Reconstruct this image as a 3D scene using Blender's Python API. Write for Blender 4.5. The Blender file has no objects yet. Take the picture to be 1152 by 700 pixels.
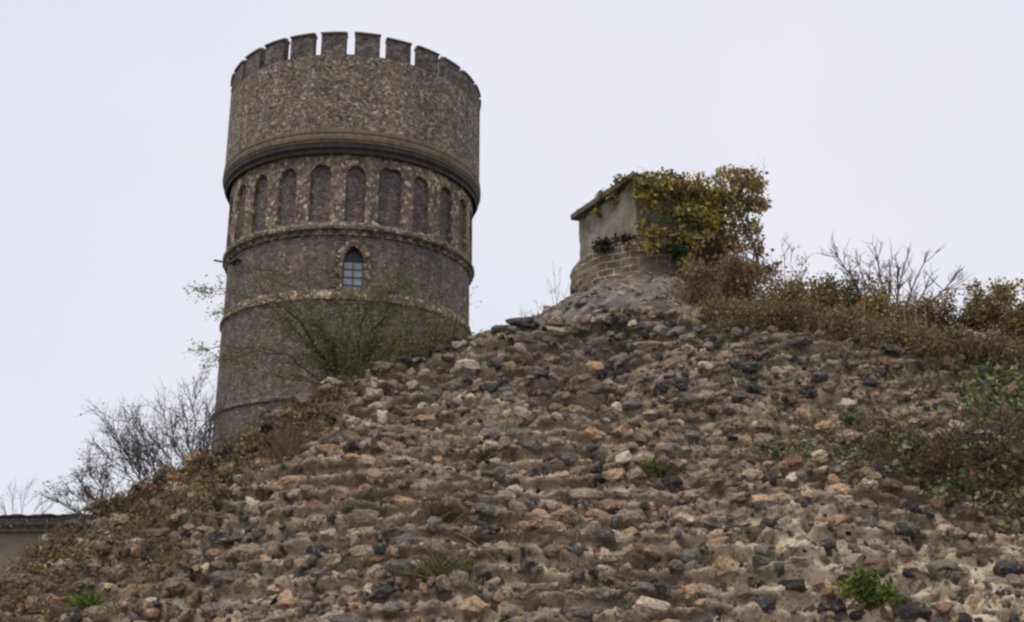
import bpy, math, random
import numpy as np
from mathutils import Matrix, Vector

# ------------------------------------------------------------------ camera
F, PITCH, ROLL = 1141.0, math.radians(16.91), math.radians(0.34)
EYE = 1.6
sc = bpy.context.scene
COL = sc.collection
cam = bpy.data.cameras.new('camera')
cam.sensor_width = 36.0
cam.lens = 36.0 * F / 1152.0
cam.clip_start = 0.05
cam.clip_end = 4000
cam_ob = bpy.data.objects.new('camera', cam)
COL.objects.link(cam_ob)
cam_ob.matrix_world = (Matrix.Translation((0, 0, EYE)) @ Matrix.Rotation(math.pi / 2 + PITCH, 4, 'X')
                       @ Matrix.Rotation(-ROLL, 4, 'Z'))
sc.camera = cam_ob

# ------------------------------------------------------------------ world: overcast sky
SUN_EL, SUN_AZ = math.radians(66), math.radians(222)      # azimuth from +Y, clockwise
w = bpy.data.worlds.new("World")
sc.world = w
w.use_nodes = True
nt = w.node_tree
bg = nt.nodes['Background']
sky = nt.nodes.new('ShaderNodeTexSky')
sky.sky_type = 'NISHITA'
sky.sun_disc = False
sky.sun_elevation = SUN_EL
sky.sun_rotation = SUN_AZ
sky.air_density = 1.0
sky.dust_density = 2.0
tc = nt.nodes.new('ShaderNodeTexCoord')
nz = nt.nodes.new('ShaderNodeTexNoise')
nz.inputs['Scale'].default_value = 1.3
nz.inputs['Detail'].default_value = 6
nt.links.new(tc.outputs['Generated'], nz.inputs['Vector'])
cr = nt.nodes.new('ShaderNodeValToRGB')
cr.color_ramp.elements[0].position = 0.3
cr.color_ramp.elements[0].color = (7.25, 7.75, 8.7, 1)
cr.color_ramp.elements[1].position = 0.7
cr.color_ramp.elements[1].color = (8.7, 8.7, 9.45, 1)
nt.links.new(nz.outputs['Fac'], cr.inputs['Fac'])
mx = nt.nodes.new('ShaderNodeMix')
mx.data_type = 'RGBA'
mx.inputs['Factor'].default_value = 0.94
nt.links.new(sky.outputs['Color'], mx.inputs[6])
nt.links.new(cr.outputs['Color'], mx.inputs[7])
nt.links.new(mx.outputs[2], bg.inputs['Color'])
bg.inputs['Strength'].default_value = 0.1

sun = bpy.data.lights.new('sun', 'SUN')
sun.energy = 1.5
sun.angle = math.radians(18)
sun.color = (1.0, 0.90, 0.76)
sun_ob = bpy.data.objects.new('sun', sun)
COL.objects.link(sun_ob)
sd = Vector((math.sin(SUN_AZ) * math.cos(SUN_EL), math.cos(SUN_AZ) * math.cos(SUN_EL), math.sin(SUN_EL)))
sun_ob.rotation_euler = sd.to_track_quat('Z', 'Y').to_euler()
sun_ob.location = (0, 0, 40)

sc.view_settings.view_transform = 'Standard'
sc.view_settings.look = 'None'
sc.view_settings.exposure = 0.0
sc.view_settings.gamma = 1.0
sc.render.engine = 'CYCLES'
sc.cycles.pixel_filter_type = 'BLACKMAN_HARRIS'
sc.cycles.filter_width = 2.5
sc.cycles.max_bounces = 6

rng = np.random.default_rng(11)
R_ = random.Random(5)


# ------------------------------------------------------------------ helpers
def ray(px, py):
    x, y = px - 576.0, 350.0 - py
    c, s = math.cos(-ROLL), math.sin(-ROLL)
    x, y = x * c - y * s, x * s + y * c
    return np.array([x, F * math.cos(PITCH) - y * math.sin(PITCH), F * math.sin(PITCH) + y * math.cos(PITCH)])


def at(px, py, Y):
    """world point seen at photo pixel px, py at depth Y"""
    d = ray(px, py)
    p = d * (Y / d[1])
    return np.array([p[0], p[1], p[2] + EYE])


def mesh_np(name, verts, faces, nper, mat=None, parent=None, col=None, smooth=False, mats=None):
    """verts (n,3), faces flat index array, nper = loops per face (int or array)"""
    verts = np.asarray(verts, dtype=np.float32)
    faces = np.asarray(faces, dtype=np.int32).ravel()
    me = bpy.data.meshes.new(name)
    me.vertices.add(len(verts))
    me.vertices.foreach_set('co', verts.ravel())
    me.loops.add(len(faces))
    me.loops.foreach_set('vertex_index', faces)
    if isinstance(nper, int):
        tot = np.full(len(faces) // nper, nper, dtype=np.int32)
    else:
        tot = np.asarray(nper, dtype=np.int32)
    start = np.concatenate([[0], np.cumsum(tot)[:-1]]).astype(np.int32)
    me.polygons.add(len(tot))
    me.polygons.foreach_set('loop_start', start)
    me.polygons.foreach_set('loop_total', tot)
    me.polygons.foreach_set('use_smooth', np.full(len(tot), smooth))
    if col is not None:
        a = me.color_attributes.new('col', 'FLOAT_COLOR', 'POINT')
        c = np.ones((len(verts), 4), dtype=np.float32)
        c[:, :3] = col
        a.data.foreach_set('color', c.ravel())
    me.update(calc_edges=True)
    me.validate()
    if mat:
        me.materials.append(mat)
    o = bpy.data.objects.new(name, me)
    COL.objects.link(o)
    if parent:
        o.parent = parent
    return o


def tag(o, label=None, cat=None, group=None, kind=None):
    if label: o['label'] = label
    if cat: o['category'] = cat
    if group: o['group'] = group
    if kind: o['kind'] = kind
    return o


def empty(name, loc=(0, 0, 0), rz=0.0):
    o = bpy.data.objects.new(name, None)
    o.empty_display_size = 0.2
    o.location = loc
    o.rotation_euler = (0, 0, rz)
    COL.objects.link(o)
    return o


class MB:
    """quad/tri bag"""
    def __init__(s):
        s.v, s.f, s.n = [], [], []

    def face(s, *pts):
        b = len(s.v)
        s.v += [tuple(p) for p in pts]
        s.f += list(range(b, b + len(pts)))
        s.n.append(len(pts))

    def box(s, x0, x1, y0, y1, z0, z1):
        p = [(x, y, z) for z in (z0, z1) for y in (y0, y1) for x in (x0, x1)]
        for q in ((0, 2, 3, 1), (4, 5, 7, 6), (0, 1, 5, 4), (2, 6, 7, 3), (0, 4, 6, 2), (1, 3, 7, 5)):
            s.face(*[p[i] for i in q])

    def build(s, name, mat, parent=None, smooth=False):
        return mesh_np(name, s.v, s.f, s.n, mat, parent, smooth=smooth)


def hash2(ix, iy, seed):
    h = (ix.astype(np.int64) * 374761393 + iy.astype(np.int64) * 668265263 + seed * 1442695041) & 0xffffffff
    h = ((h ^ (h >> 13)) * 1274126177) & 0xffffffff
    h = h ^ (h >> 16)
    return (h & 0xffff) / 65535.0


def vnoise(x, y, seed=0):
    ix, iy = np.floor(x), np.floor(y)
    fx, fy = x - ix, y - iy
    fx = fx * fx * (3 - 2 * fx); fy = fy * fy * (3 - 2 * fy)
    a = hash2(ix, iy, seed); b = hash2(ix + 1, iy, seed)
    c = hash2(ix, iy + 1, seed); d = hash2(ix + 1, iy + 1, seed)
    return (a * (1 - fx) + b * fx) * (1 - fy) + (c * (1 - fx) + d * fx) * fy - 0.5


def fbm(x, y, oct=4, seed=0, gain=0.5):
    r, a, t = 0, 1.0, 0
    for k in range(oct):
        r = r + a * vnoise(x * 2 ** k + 17.3 * k, y * 2 ** k + 9.1 * k, seed + k)
        a *= gain
    return r


# ------------------------------------------------------------------ materials
def new_mat(name, rough=0.9, spec=0.25):
    m = bpy.data.materials.new(name)
    m.use_nodes = True
    b = m.node_tree.nodes['Principled BSDF']
    b.inputs['Roughness'].default_value = rough
    b.inputs['Specular IOR Level'].default_value = spec
    return m, m.node_tree, b


def N(nt, t, **kw):
    n = nt.nodes.new(t)
    for k, v in kw.items():
        if k in n.inputs.keys():
            n.inputs[k].default_value = v
        else:
            setattr(n, k, v)
    return n


def ramp(nt, stops, interp='LINEAR'):
    r = nt.nodes.new('ShaderNodeValToRGB')
    cr = r.color_ramp
    cr.interpolation = interp
    while len(cr.elements) < len(stops):
        cr.elements.new(0.5)
    for e, (p, c) in zip(cr.elements, stops):
        e.position = p
        e.color = (*c, 1)
    return r


def mixc(nt, fac, a, b, blend='MIX'):
    m = nt.nodes.new('ShaderNodeMix')
    m.data_type = 'RGBA'
    m.blend_type = blend
    for s, val in ((0, fac), (6, a), (7, b)):
        if isinstance(val, (int, float)):
            m.inputs[s].default_value = val
        elif isinstance(val, tuple):
            m.inputs[s].default_value = (*val, 1)
        else:
            nt.links.new(val, m.inputs[s])
    return m.outputs[2]


def flint_mat(name, stops, mortar, scale=7.0, mort_w=0.06, bump=0.6, stain=0.35, zs=1.0, moss=None):
    """small flints or rubble set in mortar: cells, joints, stains"""
    m, nt, b = new_mat(name, 0.85)
    L = nt.links
    tc = N(nt, 'ShaderNodeTexCoord')
    mp = N(nt, 'ShaderNodeMapping')
    mp.inputs['Scale'].default_value = (1, 1, zs)
    L.new(tc.outputs['Object'], mp.inputs['Vector'])
    ns = N(nt, 'ShaderNodeTexNoise', Scale=scale * 0.7, Detail=3.0)
    L.new(mp.outputs[0], ns.inputs['Vector'])
    add = N(nt, 'ShaderNodeMix'); add.data_type = 'VECTOR'
    add.inputs[0].default_value = 0.06
    L.new(mp.outputs[0], add.inputs[4]); L.new(ns.outputs['Color'], add.inputs[5])
    vo = N(nt, 'ShaderNodeTexVoronoi', Scale=scale)
    vo.inputs['Randomness'].default_value = 0.9
    L.new(add.outputs[1], vo.inputs['Vector'])
    ve = N(nt, 'ShaderNodeTexVoronoi', Scale=scale, feature='DISTANCE_TO_EDGE')
    ve.inputs['Randomness'].default_value = 0.9
    L.new(add.outputs[1], ve.inputs['Vector'])
    sep = N(nt, 'ShaderNodeSeparateColor')
    L.new(vo.outputs['Color'], sep.inputs[0])
    rp = ramp(nt, stops)
    L.new(sep.outputs[0], rp.inputs[0])
    jm = ramp(nt, [(mort_w * 0.5, (1, 1, 1)), (mort_w * 1.6, (0, 0, 0))])
    L.new(ve.outputs['Distance'], jm.inputs[0])
    c = mixc(nt, jm.outputs[0], rp.outputs[0], mortar)
    fn = N(nt, 'ShaderNodeTexNoise', Scale=scale * 5, Detail=4.0)
    L.new(tc.outputs['Object'], fn.inputs['Vector'])
    fr = ramp(nt, [(0.3, (0.72, 0.72, 0.72)), (0.7, (1.25, 1.25, 1.25))])
    L.new(fn.outputs['Fac'], fr.inputs[0])
    c = mixc(nt, 1.0, c, fr.outputs[0], 'MULTIPLY')
    mn_ = N(nt, 'ShaderNodeTexNoise', Scale=2.6, Detail=6.0, Roughness=0.75)
    L.new(tc.outputs['Object'], mn_.inputs['Vector'])
    mr_ = ramp(nt, [(0.32, (0.62, 0.61, 0.63)), (0.5, (1, 1, 1)), (0.68, (1.32, 1.27, 1.2))])
    L.new(mn_.outputs['Fac'], mr_.inputs[0])
    c = mixc(nt, 1.0, c, mr_.outputs[0], 'MULTIPLY')
    # weathering: broad patches and rain streaks
    mp2 = N(nt, 'ShaderNodeMapping'); mp2.inputs['Scale'].default_value = (1, 1, 0.25)
    L.new(tc.outputs['Object'], mp2.inputs['Vector'])
    st = N(nt, 'ShaderNodeTexNoise', Scale=0.9, Detail=5.0, Roughness=0.65)
    L.new(mp2.outputs[0], st.inputs['Vector'])
    sr = ramp(nt, [(0.3, (1 - stain,) * 3), (0.7, (1 + stain * 0.6, 1 + stain * 0.55, 1 + stain * 0.45))])
    L.new(st.outputs['Fac'], sr.inputs[0])
    c = mixc(nt, 1.0, c, sr.outputs[0], 'MULTIPLY')
    if moss:
        mn = N(nt, 'ShaderNodeTexNoise', Scale=1.7, Detail=6.0, Roughness=0.7)
        L.new(tc.outputs['Object'], mn.inputs['Vector'])
        mr = ramp(nt, [(0.52, (0, 0, 0)), (0.68, (0.8, 0.8, 0.8))])
        L.new(mn.outputs['Fac'], mr.inputs[0])
        c = mixc(nt, mr.outputs[0], c, moss)
    L.new(c, b.inputs['Base Color'])
    mp4 = N(nt, 'ShaderNodeMapping'); mp4.inputs['Scale'].default_value = (1, 1, 0.06)
    L.new(tc.outputs['Object'], mp4.inputs['Vector'])
    sn = N(nt, 'ShaderNodeTexNoise', Scale=3.2, Detail=4.0, Roughness=0.6)
    L.new(mp4.outputs[0], sn.inputs['Vector'])
    sr4 = ramp(nt, [(0.36, (0.87, 0.87, 0.88)), (0.5, (1, 1, 1)), (0.66, (1.05, 1.04, 1.03))])
    L.new(sn.outputs['Fac'], sr4.inputs[0])
    c = mixc(nt, 1.0, c, sr4.outputs[0], 'MULTIPLY')
    L.new(c, b.inputs['Base Color'])
    bp = N(nt, 'ShaderNodeBump', Strength=bump, Distance=0.10)
    ht = N(nt, 'ShaderNodeMath', operation='ADD')
    mh = N(nt, 'ShaderNodeMath', operation='MINIMUM'); mh.inputs[1].default_value = 0.25
    L.new(ve.outputs['Distance'], mh.inputs[0])
    L.new(mh.outputs[0], ht.inputs[0])
    sc2 = N(nt, 'ShaderNodeMath', operation='MULTIPLY'); sc2.inputs[1].default_value = 0.3
    L.new(fn.outputs['Fac'], sc2.inputs[0]); L.new(sc2.outputs[0], ht.inputs[1])
    L.new(ht.outputs[0], bp.inputs['Height'])
    L.new(bp.outputs[0], b.inputs['Normal'])
    return m


def noise_mat(name, stops, scale=4.0, detail=8.0, bump=0.5, bscale=30.0, bdist=0.01, rough=0.9, spec=0.2, sc3=(1, 1, 1)):
    m, nt, b = new_mat(name, rough, spec)
    L = nt.links
    tc = N(nt, 'ShaderNodeTexCoord')
    mp = N(nt, 'ShaderNodeMapping'); mp.inputs['Scale'].default_value = sc3
    L.new(tc.outputs['Object'], mp.inputs['Vector'])
    n = N(nt, 'ShaderNodeTexNoise', Scale=scale, Detail=detail, Roughness=0.65)
    L.new(mp.outputs[0], n.inputs['Vector'])
    r = ramp(nt, stops)
    L.new(n.outputs['Fac'], r.inputs[0])
    L.new(r.outputs[0], b.inputs['Base Color'])
    n2 = N(nt, 'ShaderNodeTexNoise', Scale=bscale, Detail=6.0, Roughness=0.7)
    L.new(mp.outputs[0], n2.inputs['Vector'])
    bp = N(nt, 'ShaderNodeBump', Strength=bump, Distance=bdist)
    L.new(n2.outputs['Fac'], bp.inputs['Height'])
    L.new(bp.outputs[0], b.inputs['Normal'])
    return m


def col_mat(name, rough=0.8, spec=0.2, nscale=40.0, lo=0.7, hi=1.25, bump=0.4, bdist=0.01, trans=0.0, cortex=False):
    """material whose hue comes from the mesh's own colour attribute"""
    m, nt, b = new_mat(name, rough, spec)
    L = nt.links
    at_ = N(nt, 'ShaderNodeAttribute'); at_.attribute_name = 'col'
    tc = N(nt, 'ShaderNodeTexCoord')
    n = N(nt, 'ShaderNodeTexNoise', Scale=nscale, Detail=5.0, Roughness=0.7)
    L.new(tc.outputs['Object'], n.inputs['Vector'])
    r = ramp(nt, [(0.28, (lo,) * 3), (0.72, (hi,) * 3)])
    L.new(n.outputs['Fac'], r.inputs[0])
    c = mixc(nt, 1.0, at_.outputs['Color'], r.outputs[0], 'MULTIPLY')
    if cortex:
        for sc_, lo_, hi_, amt, cc_ in ((3.5, .50, .68, .4, (0.36, 0.28, 0.21)), (17, .54, .62, .65, (0.46, 0.37, 0.285)), (11, .56, .63, .85, (0.055, 0.048, 0.045)),
                                       (29, .58, .64, .75, (0.66, 0.56, 0.44)), (44, .58, .66, .75, (0.06, 0.052, 0.045)), (8, .62, .70, .5, (0.13, 0.125, 0.055))):
            n3 = N(nt, 'ShaderNodeTexNoise', Scale=sc_, Detail=6.0, Roughness=0.75)
            mp3 = N(nt, 'ShaderNodeMapping'); mp3.inputs['Location'].default_value = (sc_, 2 * sc_, 3.3 * sc_)
            L.new(tc.outputs['Object'], mp3.inputs['Vector'])
            L.new(mp3.outputs[0], n3.inputs['Vector'])
            r3 = ramp(nt, [(lo_, (0, 0, 0)), (hi_, (amt,) * 3)])
            L.new(n3.outputs['Fac'], r3.inputs[0])
            c = mixc(nt, r3.outputs[0], c, cc_)
    L.new(c, b.inputs['Base Color'])
    if bump:
        bp = N(nt, 'ShaderNodeBump', Strength=bump, Distance=bdist)
        L.new(n.outputs['Fac'], bp.inputs['Height'])
        L.new(bp.outputs[0], b.inputs['Normal'])
    if trans:
        tr = N(nt, 'ShaderNodeBsdfTranslucent')
        L.new(c, tr.inputs['Color'])
        ms = N(nt, 'ShaderNodeMixShader'); ms.inputs[0].default_value = trans
        L.new(b.outputs[0], ms.inputs[1]); L.new(tr.outputs[0], ms.inputs[2])
        L.new(ms.outputs[0], nt.nodes['Material Output'].inputs['Surface'])
    return m


M = {}
M['tank'] = flint_mat('tank_flint', [(0.0, (0.06, 0.048, 0.044)), (0.3, (0.15, 0.12, 0.10)), (0.65, (0.25, 0.198, 0.158)), (0.9, (0.42, 0.345, 0.27)), (1.0, (0.58, 0.52, 0.44))],
                      (0.25, 0.20, 0.16), scale=11.5, mort_w=0.06, stain=0.2)
M['panel'] = flint_mat('knapped_flint', [(0.0, (0.065, 0.055, 0.06)), (0.5, (0.13, 0.105, 0.105)), (0.9, (0.20, 0.16, 0.15)), (1.0, (0.3, 0.26, 0.23))],
                       (0.17, 0.135, 0.12), scale=10.0, mort_w=0.06, stain=0.2, zs=1.4)
M['shaft'] = flint_mat('shaft_flint', [(0.0, (0.078, 0.063, 0.064)), (0.4, (0.158, 0.124, 0.116)), (0.85, (0.24, 0.19, 0.168)), (1.0, (0.36, 0.31, 0.25))],
                       (0.19, 0.153, 0.13), scale=9.0, mort_w=0.07, stain=0.3, zs=1.5)
M['dress'] = flint_mat('pale_dressing', [(0.0, (0.11, 0.083, 0.065)), (0.4, (0.21, 0.157, 0.115)), (0.7, (0.32, 0.243, 0.17)), (1.0, (0.68, 0.57, 0.42))],
                       (0.18, 0.138, 0.11), scale=8.5, mort_w=0.05, stain=0.2)
M['string'] = flint_mat('string_stone', [(0.0, (0.10, 0.08, 0.06)), (0.5, (0.24, 0.19, 0.14)), (1.0, (0.44, 0.37, 0.28))],
                        (0.12, 0.095, 0.075), scale=6.5, mort_w=0.08, stain=0.3)
M['merlon'] = flint_mat('merlon_stone', [(0.0, (0.075, 0.065, 0.065)), (0.6, (0.15, 0.125, 0.118)), (1.0, (0.30, 0.26, 0.22))],
                        (0.16, 0.13, 0.115), scale=8.5, mort_w=0.07, stain=0.2)
M['coping'] = noise_mat('coping_stone', [(0.3, (0.14, 0.115, 0.11)), (0.7, (0.25, 0.21, 0.19))], scale=3)
M['mould'] = noise_mat('brown_moulding', [(0.3, (0.10, 0.08, 0.06)), (0.5, (0.19, 0.145, 0.105)), (0.7, (0.27, 0.21, 0.155))], scale=4)
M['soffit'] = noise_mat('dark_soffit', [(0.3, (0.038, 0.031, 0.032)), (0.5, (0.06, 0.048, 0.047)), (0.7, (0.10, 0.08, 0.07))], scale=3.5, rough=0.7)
M['glass'] = noise_mat('window_glass', [(0.3, (0.33, 0.35, 0.38)), (0.7, (0.46, 0.48, 0.51))], scale=1.6, rough=0.22, spec=0.5, bump=0.1)  # pale base colour stands in for sky reflected in the panes
M['darkglass'] = noise_mat('dark_glass', [(0.3, (0.008, 0.009, 0.012)), (0.7, (0.02, 0.02, 0.026))], scale=2, rough=0.3, spec=0.4, bump=0.1)
M['lead'] = noise_mat('lead_bar', [(0.3, (0.07, 0.07, 0.075)), (0.7, (0.13, 0.13, 0.135))], scale=8)
M['mortar'] = None
M['concrete'] = noise_mat('weathered_concrete', [(0.3, (0.09, 0.077, 0.06)), (0.42, (0.20, 0.175, 0.14)), (0.55, (0.31, 0.272, 0.222)), (0.75, (0.40, 0.36, 0.30))], scale=3.2, detail=12, bump=0.8, bscale=16, bdist=0.03)
M['slab'] = noise_mat('mossy_slab', [(0.3, (0.05, 0.045, 0.03)), (0.5, (0.13, 0.11, 0.08)), (0.7, (0.22, 0.19, 0.14))], scale=6, bump=0.8, bscale=20, bdist=0.03)
M['stone'] = col_mat('rubble_stone', rough=0.82, spec=0.25, nscale=46, lo=0.45, hi=1.55, bump=1.0, bdist=0.04, cortex=True)
M['leaf'] = col_mat('leaf', rough=0.55, spec=0.3, nscale=25, lo=0.8, hi=1.2, bump=0, trans=0.3)
M['bark'] = col_mat('twig_bark', rough=0.9, spec=0.1, nscale=60, lo=0.7, hi=1.3, bump=0.2)
M['ground'] = noise_mat('meadow_ground', [(0.35, (0.04, 0.05, 0.02)), (0.6, (0.09, 0.085, 0.05))], scale=0.8, bump=0.6, bscale=4, bdist=0.1)
M['earth'] = noise_mat('slope_earth', [(0.3, (0.09, 0.075, 0.055)), (0.5, (0.17, 0.15, 0.12)), (0.7, (0.27, 0.245, 0.21))], scale=5, detail=10, bump=0.9, bscale=18, bdist=0.04)
M['tile'] = noise_mat('roof_tile', [(0.3, (0.02, 0.016, 0.017)), (0.7, (0.05, 0.034, 0.034))], scale=9, bump=0.4)
M['render'] = noise_mat('old_render', [(0.3, (0.2, 0.155, 0.11)), (0.7, (0.36, 0.30, 0.22))], scale=1.8, detail=9, bump=0.6, bscale=12, bdist=0.02)
M['ledge'] = noise_mat('stone_ledge', [(0.3, (0.17, 0.13, 0.10)), (0.7, (0.27, 0.22, 0.17))], scale=4)

# mortar of the rubble wall: brown lime mortar with pale, soily and mossy patches
m, nt, b = new_mat('lime_mortar', 0.95, 0.15)
L = nt.links
tc = N(nt, 'ShaderNodeTexCoord')
a1 = N(nt, 'ShaderNodeAttribute'); a1.attribute_name = 'col'
n1 = N(nt, 'ShaderNodeTexNoise', Scale=7.0, Detail=8.0, Roughness=0.7)
n2 = N(nt, 'ShaderNodeTexNoise', Scale=38.0, Detail=6.0, Roughness=0.75)
vn = N(nt, 'ShaderNodeTexVoronoi', Scale=26.0)
for n in (n1, n2, vn): L.new(tc.outputs['Object'], n.inputs['Vector'])
r1 = ramp(nt, [(0.3, (0.55, 0.52, 0.5)), (0.5, (1, 1, 1)), (0.7, (1.45, 1.4, 1.35))])
L.new(n1.outputs['Fac'], r1.inputs[0])
c = mixc(nt, 1.0, a1.outputs['Color'], r1.outputs[0], 'MULTIPLY')
r2 = ramp(nt, [(0.3, (0.6, 0.6, 0.6)), (0.7, (1.4, 1.4, 1.4))])
L.new(n2.outputs['Fac'], r2.inputs[0])
c = mixc(nt, 1.0, c, r2.outputs[0], 'MULTIPLY')
n5 = N(nt, 'ShaderNodeTexNoise', Scale=24.0, Detail=5.0, Roughness=0.7)
L.new(tc.outputs['Object'], n5.inputs['Vector'])
r5 = ramp(nt, [(0.55, (0, 0, 0)), (0.66, (.7, .7, .7))])
L.new(n5.outputs['Fac'], r5.inputs[0])
c = mixc(nt, r5.outputs[0], c, (0.10, 0.08, 0.06))
L.new(c, b.inputs['Base Color'])
bp = N(nt, 'ShaderNodeBump', Strength=1.0, Distance=0.05)
ad = N(nt, 'ShaderNodeMath', operation='ADD')
L.new(n2.outputs['Fac'], ad.inputs[0]); L.new(n1.outputs['Fac'], ad.inputs[1])
L.new(ad.outputs[0], bp.inputs['Height']); L.new(bp.outputs[0], b.inputs['Normal'])
M['mortar'] = m

# brick drum: coursed blocks in cylindrical coordinates with wide pale joints
m, nt, b = new_mat('drum_brick', 0.9, 0.2)
L = nt.links
uvn = N(nt, 'ShaderNodeUVMap')
nzz = N(nt, 'ShaderNodeTexNoise', Scale=5.0, Detail=4.0)
L.new(uvn.outputs[0], nzz.inputs['Vector'])
vm = N(nt, 'ShaderNodeMix'); vm.data_type = 'VECTOR'; vm.inputs[0].default_value = 0.07
L.new(uvn.outputs[0], vm.inputs[4]); L.new(nzz.outputs['Color'], vm.inputs[5])
bt = N(nt, 'ShaderNodeTexBrick')
bt.inputs['Scale'].default_value = 1.0
bt.inputs['Brick Width'].default_value = 0.19
bt.inputs['Row Height'].default_value = 0.092
bt.inputs['Mortar Size'].default_value = 0.011
bt.inputs['Mortar Smooth'].default_value = 0.4
bt.inputs['Color1'].default_value = (0.20, 0.125, 0.075, 1)
bt.inputs['Color2'].default_value = (0.15, 0.12, 0.09, 1)
bt.inputs['Mortar'].default_value = (0.52, 0.45, 0.36, 1)
L.new(vm.outputs[1], bt.inputs['Vector'])
dn = N(nt, 'ShaderNodeTexNoise', Scale=9.0, Detail=8.0, Roughness=0.7)
L.new(uvn.outputs[0], dn.inputs['Vector'])
dr = ramp(nt, [(0.3, (0.5, 0.5, 0.5)), (0.7, (1.35, 1.3, 1.25))])
L.new(dn.outputs['Fac'], dr.inputs[0])
c = mixc(nt, 1.0, bt.outputs['Color'], dr.outputs[0], 'MULTIPLY')
pn = N(nt, 'ShaderNodeTexNoise', Scale=2.4, Detail=6.0, Roughness=0.7)
L.new(uvn.outputs[0], pn.inputs['Vector'])
pr = ramp(nt, [(0.44, (0, 0, 0)), (0.56, (.9, .9, .9))])
L.new(pn.outputs['Fac'], pr.inputs[0])
c = mixc(nt, pr.outputs[0], c, (0.20, 0.165, 0.125))
L.new(c, b.inputs['Base Color'])
bp = N(nt, 'ShaderNodeBump', Strength=0.8, Distance=0.03)
sb = N(nt, 'ShaderNodeMath', operation='SUBTRACT')
L.new(dn.outputs['Fac'], sb.inputs[0]); L.new(bt.outputs['Fac'], sb.inputs[1])
L.new(sb.outputs[0], bp.inputs['Height']); L.new(bp.outputs[0], b.inputs['Normal'])
M['drum'] = m

# ------------------------------------------------------------------ ground sheet
g = MB()
g.face((-1500, -600, 0), (1500, -600, 0), (1500, 2500, 0), (-1500, 2500, 0))
tag(g.build('ground', M['ground']), 'flat grassy ground around the ruin', None, None, 'structure')

# ------------------------------------------------------------------ the water tower
D, AZ = 37.84, -0.1665
CX, CY = D * math.sin(AZ), D * math.cos(AZ)
TRZ = math.atan2(-CX, CY)


def cyl_hit(px, py, R):
    """height and angle where the view through a photo pixel meets the tower's cylinder of radius R"""
    d = ray(px, py)
    a = d[0] ** 2 + d[1] ** 2
    bb = -2 * (d[0] * CX + d[1] * CY)
    c_ = D * D - R * R
    t = (-bb - math.sqrt(max(bb * bb - 4 * a * c_, 0))) / (2 * a)
    p = d * t
    vx, vy = p[0] - CX, p[1] - CY
    c, s = math.cos(-TRZ), math.sin(-TRZ)
    lx, ly = vx * c - vy * s, vx * s + vy * c
    return p[2] + EYE, math.degrees(math.atan2(lx, -ly))


R1, R2 = 5.0, 4.62
H_TOP = cyl_hit(400, 35, R1)[0]
H_CREN = cyl_hit(387, 61, R1)[0]
H_MLD = cyl_hit(398, 147, 5.05)[0]
H_SOF = cyl_hit(398, 171, R2)[0]
H_ARCH = cyl_hit(399, 187, R2)[0]
H_SILL = cyl_hit(399, 251, R2)[0]
H_STR = cyl_hit(395, 256, R2 + .12)[0]
H_WT = cyl_hit(396, 277, R2)[0]
H_WB, TH_W = cyl_hit(396, 337, R2)
H_BAND = 10.55 + EYE
H_LOW = 7.0 + EYE
print('tower heights', [round(v, 2) for v in (H_TOP, H_CREN, H_MLD, H_SOF, H_ARCH, H_SILL, H_STR, H_WT, H_WB, TH_W)])


def cp(R, th, z):
    t = math.radians(th)
    return (R * math.sin(t), -R * math.cos(t), z)


def revolve(prof, name, mat, parent, seg=180, smooth=True, closed=False, jag=0.0):
    th = np.linspace(0, 2 * np.pi, seg, endpoint=False)
    P = len(prof)
    v = np.zeros((seg, P, 3))
    for j, (r, z) in enumerate(prof):
        rr = r + jag * (rng.random(seg) - .5)
        v[:, j, 0] = rr * np.sin(th); v[:, j, 1] = -rr * np.cos(th); v[:, j, 2] = z + jag * .5 * (rng.random(seg) - .5)
    f = []
    n = P if closed else P - 1
    for i in range(seg):
        i2 = (i + 1) % seg
        for j in range(n):
            j2 = (j + 1) % P
            f += [i * P + j, i2 * P + j, i2 * P + j2, i * P + j2]
    o = mesh_np(name, v.reshape(-1, 3), f, 4, mat, parent, smooth=smooth)
    if smooth:
        o.data.set_sharp_from_angle(angle=math.radians(28))
    return o


tower = empty('water_tower', (CX, CY, 0), TRZ)
tag(tower, 'round flint water tower with a battlemented overhanging top', 'tower')
# tank and parapet drum
revolve([(R1, H_MLD), (R1, H_CREN), (R1 - .31, H_CREN), (R1 - .31, H_CREN - .9), (0.01, H_CREN - .7)], 'tank_wall', M['tank'], tower, jag=0.012)
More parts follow.
